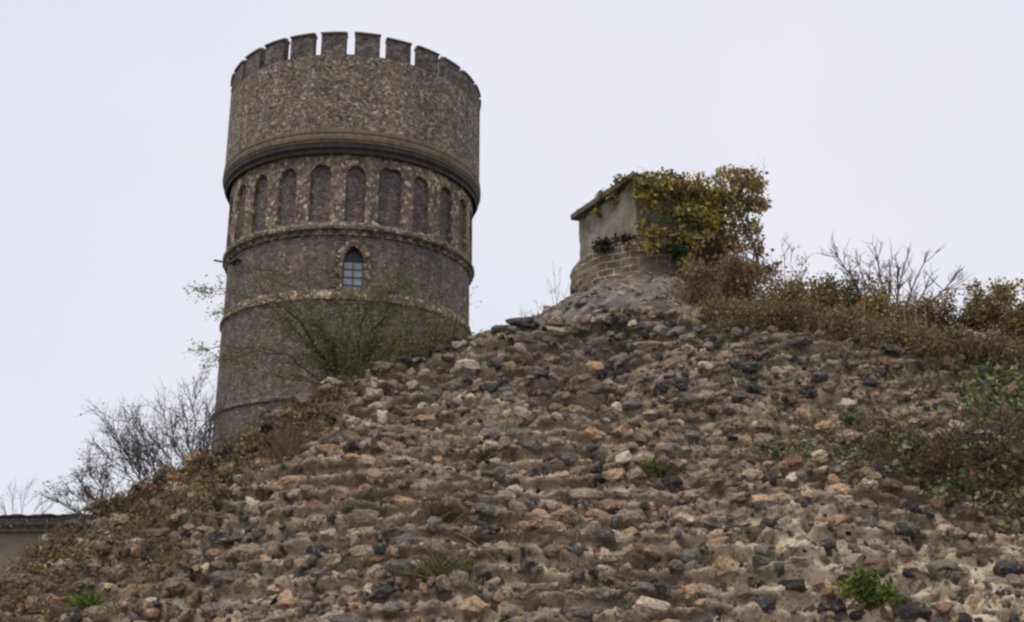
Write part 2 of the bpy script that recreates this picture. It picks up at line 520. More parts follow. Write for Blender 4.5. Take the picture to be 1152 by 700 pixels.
# battlements
NM, MO = 26, 2.9
hw = 360 / NM * 0.378
for k in range(NM):
    th0 = MO + k * 360 / NM + R_.uniform(-.25, .25)
    mb = MB()
    seg = 5
    for s in range(seg):
        a, b_ = th0 - hw + 2 * hw * s / seg, th0 - hw + 2 * hw * (s + 1) / seg
        ro, ri, z0, z1 = R1 + .005, R1 - .29, H_CREN + .003, H_TOP - .14 + R_.uniform(-.05, .03)
        mb.face(cp(ro, a, z0), cp(ro, b_, z0), cp(ro, b_, z1), cp(ro, a, z1))
        mb.face(cp(ri, b_, z0), cp(ri, a, z0), cp(ri, a, z1), cp(ri, b_, z1))
        mb.face(cp(ro, a, z1), cp(ro, b_, z1), cp(ri, b_, z1), cp(ri, a, z1))
    for a, sg in ((th0 - hw, 1), (th0 + hw, -1)):
        q = [cp(ri, a, z0), cp(ro, a, z0), cp(ro, a, z1), cp(ri, a, z1)]
        mb.face(*(q if sg > 0 else q[::-1]))
    o = mb.build('merlon', M['merlon'], tower)
    # weathered sloping coping stone
    cb = MB()
    hc = hw + .25
    for s in range(seg):
        a, b_ = th0 - hc + 2 * hc * s / seg, th0 - hc + 2 * hc * (s + 1) / seg
        prof = [(R1 - .33, z1 + .002), (R1 + .06, z1 + .002), (R1 + .06, z1 + .06), (R1 - .14, z1 + .15), (R1 - .33, z1 + .06)]
        for j in range(5):
            (ra, za), (rb, zb) = prof[j], prof[(j + 1) % 5]
            cb.face(cp(ra, a, za), cp(ra, b_, za), cp(rb, b_, zb), cp(rb, a, zb))
        if s == 0: cb.face(*[cp(r, a, z) for r, z in prof])
        if s == seg - 1: cb.face(*[cp(r, b_, z) for r, z in prof[::-1]])
    cb.build('coping', M['coping'], o)
# tank base moulding (brown rolls) and the dark sloping soffit under it
revolve([(R1 - .02, H_MLD + .10), (R1 + .03, H_MLD + .05), (R1 + .04, H_MLD - .06), (R1 + .015, H_MLD - .10),
         (R1 + .02, H_MLD - .16), (R1 + .05, H_MLD - .20), (R1 + .045, H_MLD - .33), (R1 + .01, H_MLD - .36), (R1 + .0, H_MLD - .43), (R1 - .05, H_MLD - .43)],
        'moulding', M['mould'], tower)
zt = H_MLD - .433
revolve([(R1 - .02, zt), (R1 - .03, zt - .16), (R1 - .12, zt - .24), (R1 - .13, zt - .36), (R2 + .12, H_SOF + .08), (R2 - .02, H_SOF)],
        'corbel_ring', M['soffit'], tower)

# arcade: pale dressed face with lancet recesses, dark knapped flint panel in each
NB, BO = 24, 0.6
RD = R2 + .10          # face of the dressings
RP = R2 - .04          # face of the recessed panels


def lancet(u, w_, spring, rise):
    """height of the arch head above spring at offset u (-w_..w_)"""
    Rr = (w_ * w_ + rise * rise) / (2 * w_)
    x = abs(u) + (Rr - w_)
    return math.sqrt(max(Rr * Rr - x * x, 0))


ar = MB()
zA0, zA1 = H_SILL - .12, H_SOF + .02
for k in range(NB):
    thc = BO + k * 360 / NB
    half = 180 / NB
    wide = R_.uniform(4.15, 4.7)
    if k == 1: wide = 5.2
    rise = math.radians(wide) * R2 * R_.uniform(0.9, 1.25)
    if k == 1: rise *= 0.55
    spring = H_ARCH - rise
    us = [-half, *np.linspace(-wide, wide, 15), half]
    for a, b_ in zip(us[:-1], us[1:]):
        if abs(a) > wide + 1e-6 or abs(b_) > wide + 1e-6:
            ar.face(cp(RD, thc + a, zA0), cp(RD, thc + b_, zA0), cp(RD, thc + b_, zA1), cp(RD, thc + a, zA1))
            continue
        ha = spring + lancet(math.radians(a) * R2, math.radians(wide) * R2, 0, rise)
        hb = spring + lancet(math.radians(b_) * R2, math.radians(wide) * R2, 0, rise)
        ar.face(cp(RD, thc + a, zA0), cp(RD, thc + b_, zA0), cp(RD, thc + b_, H_SILL), cp(RD, thc + a, H_SILL))
        ar.face(cp(RD, thc + a, ha), cp(RD, thc + b_, hb), cp(RD, thc + b_, zA1), cp(RD, thc + a, zA1))
        ar.face(cp(RD, thc + a, ha), cp(RP - .02, thc + a, ha), cp(RP - .02, thc + b_, hb), cp(RD, thc + b_, hb))
        ar.face(cp(RD, thc + a, H_SILL), cp(RD, thc + b_, H_SILL), cp(RP - .02, thc + b_, H_SILL), cp(RP - .02, thc + a, H_SILL))
    for s in (-1, 1):
        ar.face(cp(RD, thc + s * wide, H_SILL), cp(RD, thc + s * wide, spring + .001), cp(RP - .02, thc + s * wide, spring + .001), cp(RP - .02, thc + s * wide, H_SILL))
    pb = MB()
    ul = np.linspace(-wide - .1, wide + .1, 7)
    for a, b_ in zip(ul[:-1], ul[1:]):
        pb.face(cp(RP, thc + a, H_SILL - .05), cp(RP, thc + b_, H_SILL - .05), cp(RP, thc + b_, H_ARCH + .1), cp(RP, thc + a, H_ARCH + .1))
    pb.build('arch_panel', M['panel'], tower)
ar.build('blind_arcade', M['dress'], tower)

# string course with a row of small blocks below it
revolve([(R2 - .02, H_STR + .20), (R2 + .10, H_STR + .16), (R2 + .19, H_STR + .05), (R2 + .19, H_STR - .06), (R2 + .10, H_STR - .12), (R2 - .02, H_STR - .16)],
        'string_course', M['string'], tower, jag=0.03)
nd = 288
rr_ = np.where(np.arange(nd) % 4 < 2, R2 + .105, R2 + .03)
tt_ = np.radians(np.arange(nd) * 360 / nd)
dvv = np.stack([np.stack([r_ * np.sin(tt_), -r_ * np.cos(tt_), np.full(nd, z_)], -1) for r_, z_ in ((np.full(nd, R2 - .02), H_STR - .27), (rr_, H_STR - .26), (rr_, H_STR - .125), (np.full(nd, R2 - .02), H_STR - .12))], 1)
dff = []
for i in range(nd):
    for j in range(3):
        i2 = (i + 1) % nd
        dff += [i * 4 + j, i2 * 4 + j, i2 * 4 + j + 1, i * 4 + j + 1]
mesh_np('dentil_row', dvv.reshape(-1, 3), dff, 4, M['string'], tower)

# middle shaft with the window opening; lower stages step outward
WH = math.degrees(0.36 / R2)                      # half width of the opening in degrees
w_m = 0.36
w_rise = 0.52
w_spr = H_WT - w_rise
zs0, zs1 = H_BAND - .02, H_STR - .02
mb = MB()
ths = list(np.linspace(TH_W + WH + .01, TH_W + 360 - WH - .01, 150))
for a, b_ in zip(ths[:-1], ths[1:]):
    mb.face(cp(R2, a, zs0), cp(R2, b_, zs0), cp(R2, b_, zs1), cp(R2, a, zs1))
us = np.linspace(-WH - .01, WH + .01, 13)
rev = MB()
for a, b_ in zip(us[:-1], us[1:]):
    ha = w_spr + lancet(min(abs(math.radians(a) * R2), w_m), w_m, 0, w_rise)
    hb = w_spr + lancet(min(abs(math.radians(b_) * R2), w_m), w_m, 0, w_rise)
    A, B = TH_W + a, TH_W + b_
    mb.face(cp(R2, A, zs0), cp(R2, B, zs0), cp(R2, B, H_WB), cp(R2, A, H_WB))
    mb.face(cp(R2, A, ha), cp(R2, B, hb), cp(R2, B, zs1), cp(R2, A, zs1))
    rev.face(cp(R2, A, ha), cp(R2 - .4, A, ha), cp(R2 - .4, B, hb), cp(R2, B, hb))
    rev.face(cp(R2, A, H_WB), cp(R2, B, H_WB), cp(R2 - .4, B, H_WB), cp(R2 - .4, A, H_WB))
for s in (-1, 1):
    a = TH_W + s * (WH + .01)
    rev.face(cp(R2, a, H_WB), cp(R2, a, w_spr + .05), cp(R2 - .4, a, w_spr + .05), cp(R2 - .4, a, H_WB))
mb.build('shaft_wall', M['shaft'], tower, smooth=False)
win = rev.build('window', M['dress'], tower)
# glazing: leaded pale lights below, dark open head above, bars
hh = H_WB + 0.74 * (H_WT - H_WB)
gl = MB(); gl.face(cp(R2 - .25, TH_W - WH - .3, H_WB), cp(R2 - .25, TH_W + WH + .3, H_WB), cp(R2 - .25, TH_W + WH + .3, hh), cp(R2 - .25, TH_W - WH - .3, hh))
gl.build('pane', M['glass'], win)
gl = MB(); gl.face(cp(R2 - .25, TH_W - WH - .3, hh), cp(R2 - .25, TH_W + WH + .3, hh), cp(R2 - .25, TH_W + WH + .3, H_WT + .1), cp(R2 - .25, TH_W - WH - .3, H_WT + .1))
o = gl.build('vent_light', M['darkglass'], win)
fr = MB()


def cbox(mb, th, du, z0, z1, r0, r1):
    a, b_ = th - du, th + du
    mb.face(cp(r1, a, z0), cp(r1, b_, z0), cp(r1, b_, z1), cp(r1, a, z1))
    for t, s in ((a, 1), (b_, -1)):
        q = [cp(r0, t, z0), cp(r1, t, z0), cp(r1, t, z1), cp(r0, t, z1)]
        mb.face(*q[::s])
    mb.face(cp(r0, a, z1), cp(r1, a, z1), cp(r1, b_, z1), cp(r0, b_, z1))
    mb.face(cp(r1, a, z0), cp(r0, a, z0), cp(r0, b_, z0), cp(r1, b_, z0))


cbox(fr, TH_W, .18, H_WB, H_WT - .05, R2 - .25, R2 - .19)
for s in (-1, 1): cbox(fr, TH_W + s * (WH - .15), .2, H_WB, w_spr + .1, R2 - .25, R2 - .18)
for k in range(1, 6): cbox(fr, TH_W, WH, H_WB + k * .29 - .012, H_WB + k * .29 + .012, R2 - .25, R2 - .205)
fr.build('frame', M['lead'], win)
# pale stone surround: jamb blocks of uneven length and arch blocks
sur = MB()
z = H_WB - .05
k = 0
while z < w_spr:
    hgt = R_.uniform(.16, .24)
    for s in (-1, 1):
        lng = (3.0 if (k + (s > 0)) % 2 else 2.0) * R_.uniform(.9, 1.15)
        cbox(sur, TH_W + s * (WH + lng / 2), lng / 2 - .06, z, min(z + hgt - .015, w_spr + .03), R2 - .05, R2 + R_.uniform(.03, .055))
    z += hgt; k += 1
na = 13
for k in range(na):                                 # voussoirs round the pointed head
    u0 = -1 + 2 * k / na; u1 = -1 + 2 * (k + 1) / na - .02
    q = []
    for u, ext in ((u0, 0), (u1, 0), (u1, 1), (u0, 1)):
        uu = u * w_m
        zz = w_spr + lancet(uu, w_m, 0, w_rise)
        nx, nz_ = u, (0.55 + .45 * (1 - abs(u)))
        L_ = math.hypot(nx, nz_)
        q.append((math.degrees((uu + ext * .24 * nx / L_) / R2) + TH_W, zz + ext * .24 * nz_ / L_))
    rr = R2 + R_.uniform(.03, .055)
    sur.face(*[cp(rr, a, z) for a, z in q])
    sur.face(cp(rr, *q[0]), cp(R2 - .05, *q[0]), cp(R2 - .05, *q[1]), cp(rr, *q[1]))
    sur.face(cp(rr, *q[2]), cp(R2 - .05, *q[2]), cp(R2 - .05, *q[3]), cp(rr, *q[3]))
sur.build('stone_surround', M['dress'], win)
sl = MB(); cbox(sl, TH_W, WH + 3.2, H_WB - .16, H_WB - .055, R2 - .05, R2 + .10)
sl.build('sill', M['string'], win)
revolve([(R2 - .01, H_BAND + .22), (R2 + .05, H_BAND + .10), (R2 + .10, H_BAND - .10), (R2 + .11, H_BAND - .16), (R2 + .02, H_BAND - .2)],
        'string_course', M['dress'], tower, jag=0.02)
revolve([(R2 + .03, H_BAND - .18), (R2 + .03, H_LOW + .1)], 'shaft_wall', M['shaft'], tower)
revolve([(R2 + .02, H_LOW + .12), (R2 + .09, H_LOW + .05), (R2 + .10, H_LOW - .04), (R2 + .03, H_LOW - .10)], 'string_course', M['merlon'], tower, jag=0.03)
revolve([(R2 + .04, H_LOW - .08), (R2 + .08, 0.0)], 'shaft_wall', M['shaft'], tower)
# bracket sticking out beside the string course on the left
br = MB()
zz, tt = cyl_hit(262, 297, R2 + .05)
br.v, br.f, br.n = [], [], []
cbox(br, tt, .25, zz - .03, zz + .03, R2 - .02, R2 + .75)
cbox(br, tt + 4, 4.2, zz - .04, zz + .02, R2 + .0, R2 + .24)
br.build('bracket', M['lead'], tower)

# ------------------------------------------------------------------ rubble wall (sloping mass of mortared flint)
ridge_px = [(-420, 900, 6.6), (-200, 780, 7.2), (-60, 690, 7.7), (0, 650, 8.0), (50, 612, 8.1), (76, 590, 8.15), (100, 577, 8.2), (160, 553, 8.4), (200, 534, 8.5), (245, 509, 8.7),
            (300, 477, 8.9), (345, 452, 9.0), (380, 433, 9.1), (440, 411, 9.2), (500, 391, 9.35), (535, 379, 9.4), (600, 377, 9.5), (660, 367, 9.5),
            (720, 359, 9.5), (800, 357, 9.5), (900, 360, 9.4), (960, 372, 9.3), (1000, 383, 9.25), (1060, 393, 9.2), (1152, 403, 9.1), (1300, 410, 9.0), (1700, 470, 8.8)]
rp_ = np.array([at(*q) for q in ridge_px])
XS = rp_[:, 0]


def ridgeY(X): return np.interp(X, XS, rp_[:, 1])
def ridgeZ(X): return np.interp(X, XS, rp_[:, 2])


TX, TY = at(735, 300, 12.9)[0], 12.9      # centre of the turret
X0, X1, NXg = -8.5, 9.5, 1000
NT, NBK = 440, 130
gx = np.linspace(X0, X1, NXg)
tF = np.linspace(0, 1, NT)
tB = np.linspace(0, 1, NBK + 1)[1:]
FY = 6.35


def base_point(X, t):
    """t 0..1 up the face, 1..2 over the top and back"""
    yr, zr = ridgeY(X), ridgeZ(X)
    tf = np.clip(t, 0, 1)
    g_ = 0.9 * tf + 0.28 * tf * (1 - tf) + 0.1 * tf ** 3
    zf = 1.0 + 0 * X
    Yf = FY + (yr - FY) * tf
    Zf = zf + (zr - zf) * g_
    # lower skirt
    tb = np.clip(t - 1, 0, 1)
    Yb = tb ** 1.5 * 16.0
    sight = (zr - EYE) / yr
    rise = np.minimum(Yb, 3.5) * (sight * 0.86) * (zr > EYE + 1.2) * np.clip((zr - EYE - 1.2) / 1.0, 0, 1)
    drop = np.clip((Yb - 5.5) / 9.0, 0, 1)
    drop = drop * drop * (3 - 2 * drop)
    Zb = (zr + rise) * (1 - drop) + (-0.15) * drop - (zr <= EYE + 1.2) * Yb * 0.15 * (1 - drop)
    Y = np.where(t <= 1, Yf, yr + Yb)
    Z = np.where(t <= 1, Zf, Zb)
    # knoll that carries the turret
    r = np.hypot((X - TX + .15) / 1.0, (Y - TY) / 1.3)
    kn = np.clip(1 - r / 2.1, 0, 1)
    Z = Z + np.where(t > 1, 0.95 * kn ** 0.85 * np.clip((t - 1) * 20, 0, 1), 0)
    return Y, Z


GX, GT = np.meshgrid(gx, np.concatenate([tF, 1 + tB]), indexing='ij')
BY, BZ = base_point(GX, GT)
# rough relief, pushed out along the mean face normal
S_ = BY * 1.5
rel = 0.22 * fbm(GX * 0.9, S_ * 0.9, 3, 1) + 0.09 * fbm(GX * 3.2, S_ * 3.2, 3, 5) + 0.028 * fbm(GX * 11, S_ * 16, 4, 9, .6)
warp = 0.09 * fbm(GX * 0.6, S_ * .5, 3, 21)
ph = (BZ + warp + 0.015 * fbm(GX * 4, S_ * 3, 2, 30)) / 0.125
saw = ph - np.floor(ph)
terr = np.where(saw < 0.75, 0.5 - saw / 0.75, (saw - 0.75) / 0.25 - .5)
rel += 0.095 * terr * np.clip(0.95 + 1.8 * fbm(GX * .7, S_ * .7, 2, 44), 0.45, 1.25) * (GT <= 1)
rel += 0.025 * fbm(GX * 22, S_ * 28, 3, 47, .6) * (GT <= 1) - 0.05 * np.clip(fbm(GX * 9, S_ * 12, 3, 52, .6) - .22, 0, .3) / .1 * (GT <= 1)
endf = np.clip((GX - X0) / 1.0, 0, 1)
backf = np.where(GT > 1, np.clip(1 - (GT - 1) * 1.3, 0.3, 1), 1.0)
rel += np.where(GT > 1, .06 * fbm(GX * 7, S_ * 7, 4, 95), 0)
rel *= backf
PY = BY - rel * 0.72
PZ = BZ + rel * 0.70
PX = GX + 0.02 * fbm(GX * 9, S_ * 9, 2, 60)
PZ = np.where(GT <= 0, -0.2, PZ)
P = np.stack([PX, PY, PZ], -1)
# closed skirts so the mass reaches the ground on the side ends
P[0, :, 2] = -0.2
P[-1, :, 2] = -0.2
P[:, -1, 2] = -0.2
nt_tot = P.shape[1]
idx = np.arange(NXg * nt_tot).reshape(NXg, nt_tot)
fq = np.stack([idx[:-1, :-1], idx[1:, :-1], idx[1:, 1:], idx[:-1, 1:]], -1).reshape(-1, 4)


def lin(a, b_, t): return a + (b_ - a) * t[..., None]


pale_n = fbm(GX * 0.9 + 3, S_ * 0.9, 4, 71)
cxp = GX / np.maximum(BY, 1) * F + 576                                # rough picture column, only used to vary the zones of the wall
zone_cream = np.clip((GX - 0.9) / 1.2, 0, 1) * np.clip((2.45 - BZ) / 0.5, 0, 1) * np.clip(1.15 + 2.6 * fbm(GX * 1.9, S_ * 1.6, 4, 75), 0, 1)
zone_soil = np.clip((-GX - 1.3) / 1.6, 0, 1) * 0.75
zone_grey = np.clip((BZ - 3.5) / 0.7, 0, 1)
brown = np.array([0.35, 0.27, 0.205]); tan = np.array([0.56, 0.46, 0.355]); cream = np.array([0.82, 0.71, 0.54]); soil = np.array([0.17, 0.13, 0.09])
greyc = np.array([0.24, 0.22, 0.19]); mossc = np.array([0.085, 0.095, 0.03])
mc = lin(brown, tan, np.clip(0.45 + 1.6 * pale_n, 0, 1))
mc = mc + (greyc - mc) * (zone_grey * 0.6)[..., None]
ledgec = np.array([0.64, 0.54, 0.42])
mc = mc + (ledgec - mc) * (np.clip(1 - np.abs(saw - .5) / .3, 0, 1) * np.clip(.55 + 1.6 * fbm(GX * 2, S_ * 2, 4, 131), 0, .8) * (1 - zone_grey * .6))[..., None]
mc = mc + (np.array([0.085, 0.065, 0.05]) - mc) * (np.clip(1 - np.abs(saw - .88) / .13, 0, 1) * np.clip(.4 + 1.6 * fbm(GX * 3, S_ * 2, 3, 133), 0, .75))[..., None]  # soil-dark band under each overhanging course, painting in the recess shade
mc = mc + (soil - mc) * np.clip(zone_soil + 0.9 * fbm(GX * 2.5, S_ * 2.5, 4, 79) - .1, 0, 0.9)[..., None]
mc = mc + (cream - mc) * zone_cream[..., None]
mossf = np.clip(5 * (fbm(GX * 3.5, S_ * 3.5, 5, 83, .6) - 0.30 + 0.12 * (GX < -2)), 0, 0.45)
mc = mc + (mossc - mc) * mossf[..., None]
mc = np.where((GT > 1)[..., None], mc * 0.0 + lin(np.array([0.11, 0.10, 0.088]), np.array([0.27, 0.25, 0.225]), np.clip(.4 + 1.3 * fbm(GX * 5, S_ * 5, 4, 90), 0, 1)), mc)
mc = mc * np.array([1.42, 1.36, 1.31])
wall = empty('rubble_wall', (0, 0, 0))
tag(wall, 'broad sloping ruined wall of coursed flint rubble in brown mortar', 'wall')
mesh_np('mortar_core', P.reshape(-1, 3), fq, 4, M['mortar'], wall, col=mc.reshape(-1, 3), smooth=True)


def surf(X, t):
    """surface point(s) on the finished relief"""
    X = np.asarray(X, float); t = np.asarray(t, float)
    fi = np.clip((X - X0) / (X1 - X0) * (NXg - 1), 0, NXg - 1.001)
    fj = np.where(t <= 1, t * (NT - 1), NT - 1 + (t - 1) * NBK)
    fj = np.clip(fj, 0, nt_tot - 1.001)
    i, j = fi.astype(int), fj.astype(int)
    u, v = (fi - i)[..., None], (fj - j)[..., None]
    return (P[i, j] * (1 - u) * (1 - v) + P[i + 1, j] * u * (1 - v) + P[i, j + 1] * (1 - u) * v + P[i + 1, j + 1] * u * v)


def to_px(p):
    X, Y, Z = p[..., 0], p[..., 1], p[..., 2] - EYE
    d = Y * math.cos(PITCH) + Z * math.sin(PITCH); u = -Y * math.sin(PITCH) + Z * math.cos(PITCH)
    x, y = F * X / d, F * u / d
    c, s = math.cos(ROLL), math.sin(ROLL)
    return 576 + x * c - y * s, 350 - (x * s + y * c)


_sx, _st = np.meshgrid(np.linspace(X0, X1, 400), np.linspace(0.02, 1.0, 120), indexing='ij')
_sp = surf(_sx, _st)
_px, _py = to_px(_sp)


def find(px, py):
    """point of the wall face seen near photo pixel px, py"""
    k = np.argmin((_px - px) ** 2 + (_py - py) ** 2)
    return _sp.reshape(-1, 3)[k], _sx.ravel()[k], _st.ravel()[k]


# --- stones
def ico(sub):
    import bmesh
    bm = bmesh.new()
    bmesh.ops.create_icosphere(bm, subdivisions=sub, radius=1.0)
    v = np.array([q.co[:] for q in bm.verts]); f = np.array([[q.index for q in fc.verts] for fc in bm.faces])
    bm.free()
    return v, f


def rock_variants(sub, n, seed, rough=.15):
    r = np.random.default_rng(seed)
    v0, f = ico(sub)
    out = []
    for k in range(n):
        v = np.sign(v0) * np.abs(v0) ** r.uniform(.62, .95)
        v *= 1 / np.abs(v).max()
        for c in range(r.integers(9, 18)):
            nrm = r.normal(size=3); nrm /= np.linalg.norm(nrm)
            dd = r.uniform(.5, .85)
            s = v @ nrm
            v -= np.clip(s - dd, 0, None)[:, None] * nrm * .93
        q = v * 2.1 + r.uniform(0, 50, 3)
        nn = vnoise(q[:, 0] + q[:, 2], q[:, 1] - q[:, 2] * .7, 3) + .5 * vnoise(q[:, 0] * 2.3, q[:, 1] * 2.3 + q[:, 2] * 2.1, 8)
        hi_ = vnoise(q[:, 0] * 5 + q[:, 1], q[:, 2] * 5 - q[:, 1] * 3, 12) + .5 * vnoise(q[:, 1] * 9, (q[:, 0] + q[:, 2]) * 8, 15)
        v = v * (1 + rough * 2.6 * nn[:, None] + (.16 if sub > 1 else 0) * hi_[:, None])
        v = v / np.abs(v).max(0)
        out.append(v)
    return out, f


RV2, RF2 = rock_variants(2, 30, 3)
RV3, RF3 = rock_variants(3, 24, 4, .17)
RV1, RF1 = rock_variants(1, 12, 5)

PAL = [((0.27, 0.215, 0.165), 26), ((0.15, 0.14, 0.135), 22), ((0.36, 0.29, 0.22), 18), ((0.05, 0.05, 0.058), 15), ((0.38, 0.34, 0.29), 7),
       ((0.38, 0.25, 0.155), 5), ((0.44, 0.31, 0.195), 10), ((0.20, 0.125, 0.09), 5), ((0.54, 0.46, 0.36), 6), ((0.56, 0.51, 0.44), 2)]
PC = np.array([c for c, _ in PAL]); PW = np.array([w_ for _, w_ in PAL], float); PW /= PW.sum()


def place_stones(items, variants, faces, name):
    """items: centre, (w,h,d) half sizes, yaw, up-vector tilt, colour"""
    V, Fc, C = [], [], []
    nv = len(variants[0])
    for k, (c, sz, rx, ry, rz, colr, inv) in enumerate(items):
        v = variants[rng.integers(len(variants))]
        if rng.random() < .5: v = v * np.array([-1, 1, 1]); flip = True
        else: flip = False
        v = v * np.array(sz)
        Rm = np.array(Matrix.Rotation(rz, 3, 'Z') @ Matrix.Rotation(rx, 3, 'X') @ Matrix.Rotation(ry, 3, 'Y'))
        V.append(v @ Rm.T + c)
        f = faces[:, ::-1] if flip else faces
        Fc.append(f + k * nv)
        C.append(np.repeat(colr[None], nv, 0))
    return np.concatenate(V), np.concatenate(Fc), np.concatenate(C)


def stone_colour(X, z):
    p = PW.copy()
    if z > 3.45: p[[1, 3, 4]] *= 1.7; p[[5, 6, 7]] *= .35
    if z < 3.3: p[[2, 5, 6]] *= 1.3
    if X > 1.5 and z < 2.6: p[[3, 8]] *= 1.7
    p /= p.sum()
    c = PC[rng.choice(len(PC), p=p)]
    return c * np.array([1.36, 1.27, 1.20]) * rng.uniform(.6, 1.45) * (1 + rng.normal(0, .012, 3))


big, mid, small = [], [], []
# course by course: invert the terrace phase column by column so the stones sit in the courses
PHF = ph[:, :NT]
cols_t = np.maximum.accumulate(PHF, axis=1) + np.arange(NT) * 1e-6


def t_of(X, k):
    i = int(np.clip((X - X0) / (X1 - X0) * (NXg - 1), 0, NXg - 1))
    if k < cols_t[i, 3] or k > cols_t[i, -1] + .35: return None
    return float(np.interp(k, cols_t[i], tF))


for krow in np.arange(3, 80, 1.0):
    main_row = abs(krow - round(krow)) < .01
    X = X0 + .4 + rng.random() * .2
    while X < X1 - .4:
        wst = float(np.clip(rng.lognormal(math.log(.070), .5), .025, .18))
        hst = float(np.clip(wst * rng.uniform(.6, 1.0), .03, rng.uniform(.046, .074)))
        tt = t_of(X, krow + .22 + rng.normal(0, .045))
        if tt is None:
            X += .1; continue
        zc = float(np.interp(tt, [0, 1], [1.0, ridgeZ(X)]))
        keep = (.95 if main_row else .6)
        if X < -1.8: keep *= .8
        if X > 1.3 and zc < 2.3: keep *= .68
        if zc > 3.4 or tt > .84: keep = .98
        if rng.random() < keep:
            c = surf(X, tt)
            dep = rng.uniform(.05, .08)
            out = rng.uniform(-.022, .022) + (0.03 if tt > .84 else 0)
            c = c + np.array([0, -.75, .6]) * out
            it = (c, (wst, dep, hst), rng.normal(.1, .18), rng.normal(0, .08), rng.normal(0, .15), stone_colour(X, c[2]), 0)
            (big if wst > .085 else mid).append(it)
        X += wst * 1.7 + rng.uniform(.0, .03)
# topping stones along the ridge
for X in np.arange(-4.2, X1 - .5, .06):
    tt = rng.uniform(.95, 1.01)
    wst = float(np.clip(rng.lognormal(math.log(.07), .35), .04, .13))
    c = surf(X + rng.normal(0, .04), tt) + np.array([0, -.3, .8]) * rng.uniform(-.02, .03)
    if X < -2.6 and rng.random() < .55: continue
    big.append((c, (wst, wst * rng.uniform(.6, .9), wst * rng.uniform(.5, .85)), rng.normal(.2, .4), rng.normal(0, .3), rng.normal(0, .6), stone_colour(X, 4.), 0))
# small chips between them
for k in range(20000):
    X = rng.uniform(X0 + .4, X1 - .4); tt = rng.uniform(.02, 1.03)
    s = float(np.clip(rng.lognormal(math.log(.027), .5), .010, .07))
    c = surf(X, tt) + np.array([0, -.7, .7]) * rng.uniform(-.015, .01)
    small.append((c, (s, s * rng.uniform(.6, 1), s * rng.uniform(.5, .9)), rng.uniform(0, 3), rng.uniform(0, 3), rng.uniform(0, 3), stone_colour(X, c[2]) * (1 if rng.random() < .7 else .35), 0))  # some chips darkened to stand in for shadowed holes between stones
for k in range(700):
    X = TX + rng.normal(0, 1.3); tt = 1 + rng.uniform(.0, 1) ** 1 * .42
    s = float(np.clip(rng.lognormal(math.log(.035), .5), .012, .09))
    c = surf(X, tt)
    small.append((c, (s, s * rng.uniform(.6, 1), s * rng.uniform(.4, .8)), rng.normal(0, .4), rng.normal(0, .4), rng.uniform(0, 3), stone_colour(X, 4.) * .9 + .02, 0))
Vs, Fs, Cs, off = [], [], [], 0
for items, va, fa in ((big, RV3, RF3), (mid, RV2, RF2), (small, RV1, RF1)):
    v, f, c = place_stones(items, va, fa, '')
    Vs.append(v); Fs.append(f + off); Cs.append(c); off += len(v)
print('stones', len(big), len(mid), len(small), 'verts', off)
mesh_np('stone_facing', np.concatenate(Vs), np.concatenate(Fs), 3, M['stone'], wall, col=np.concatenate(Cs), smooth=False)

# ------------------------------------------------------------------ turret: brick drum with a concrete box on top
C_ = at(716, 262, 12.2); L_c = at(652, 298, 13.5)
zb_ = L_c[2] - .12
cxy, lxy = C_[:2], L_c[:2]
zt_ = at(650, 247, 13.5)[2]
dl = lxy - cxy; ln = np.linalg.norm(dl); dl = dl / ln
dr_ = np.array([-dl[1], dl[0]])
if dr_[0] < 0: dr_ = -dr_
Wd = 1.45
turret = empty('turret', (TX, TY, 0))
tag(turret, 'squat brick turret stump carrying a bare concrete box, half hidden by ivy', 'turret')
zdrum0, zdrum1 = 4.3, zb_ - .004
# round the drum on the box
ctr = cxy + dl * ln / 2 + dr_ * Wd / 2
RDm = 1.0
print('turret', ctr, zb_, zt_, ln)
seg, rows = 96, 26
th = np.linspace(0, 2 * np.pi, seg + 1)
zz = np.linspace(zdrum0, zdrum1, rows)
TH, ZZ = np.meshgrid(th, zz, indexing='ij')
rad = RDm + .10 + 0.08 * (ZZ - zdrum1) / (zdrum0 - zdrum1) + .05 * fbm(np.cos(TH) * 6 + 9, ZZ * 11 + np.sin(TH) * 6, 3, 7)
rad -= 0.05 * np.clip((ZZ - zdrum1 + .12) / .12, 0, 1)
DV = np.stack([ctr[0] - TX + rad * np.sin(TH), ctr[1] - TY - rad * np.cos(TH), ZZ], -1)
di = np.arange((seg + 1) * rows).reshape(seg + 1, rows)
df = np.stack([di[:-1, :-1], di[1:, :-1], di[1:, 1:], di[:-1, 1:]], -1).reshape(-1, 4)
top_c = len(DV.reshape(-1, 3))
dv = np.concatenate([DV.reshape(-1, 3), [[ctr[0] - TX, ctr[1] - TY, zdrum1]]])
dfl = list(df.ravel()); dnn = [4] * len(df)
for i in range(seg):
    dfl += [int(di[i, -1]), int(di[i + 1, -1]), top_c]; dnn.append(3)
o = mesh_np('brick_drum', dv, dfl, dnn, M['drum'], turret, smooth=False)
uv = o.data.uv_layers.new(name='UVMap')
vi = np.zeros(len(o.data.loops), dtype=np.int32); o.data.loops.foreach_get('vertex_index', vi)
uvs = np.zeros((len(dv), 2)); uvs[:-1, 0] = (TH * RDm).ravel(); uvs[:-1, 1] = ZZ.ravel(); uvs[-1] = (0, 9)
uv.data.foreach_set('uv', uvs[vi].ravel())


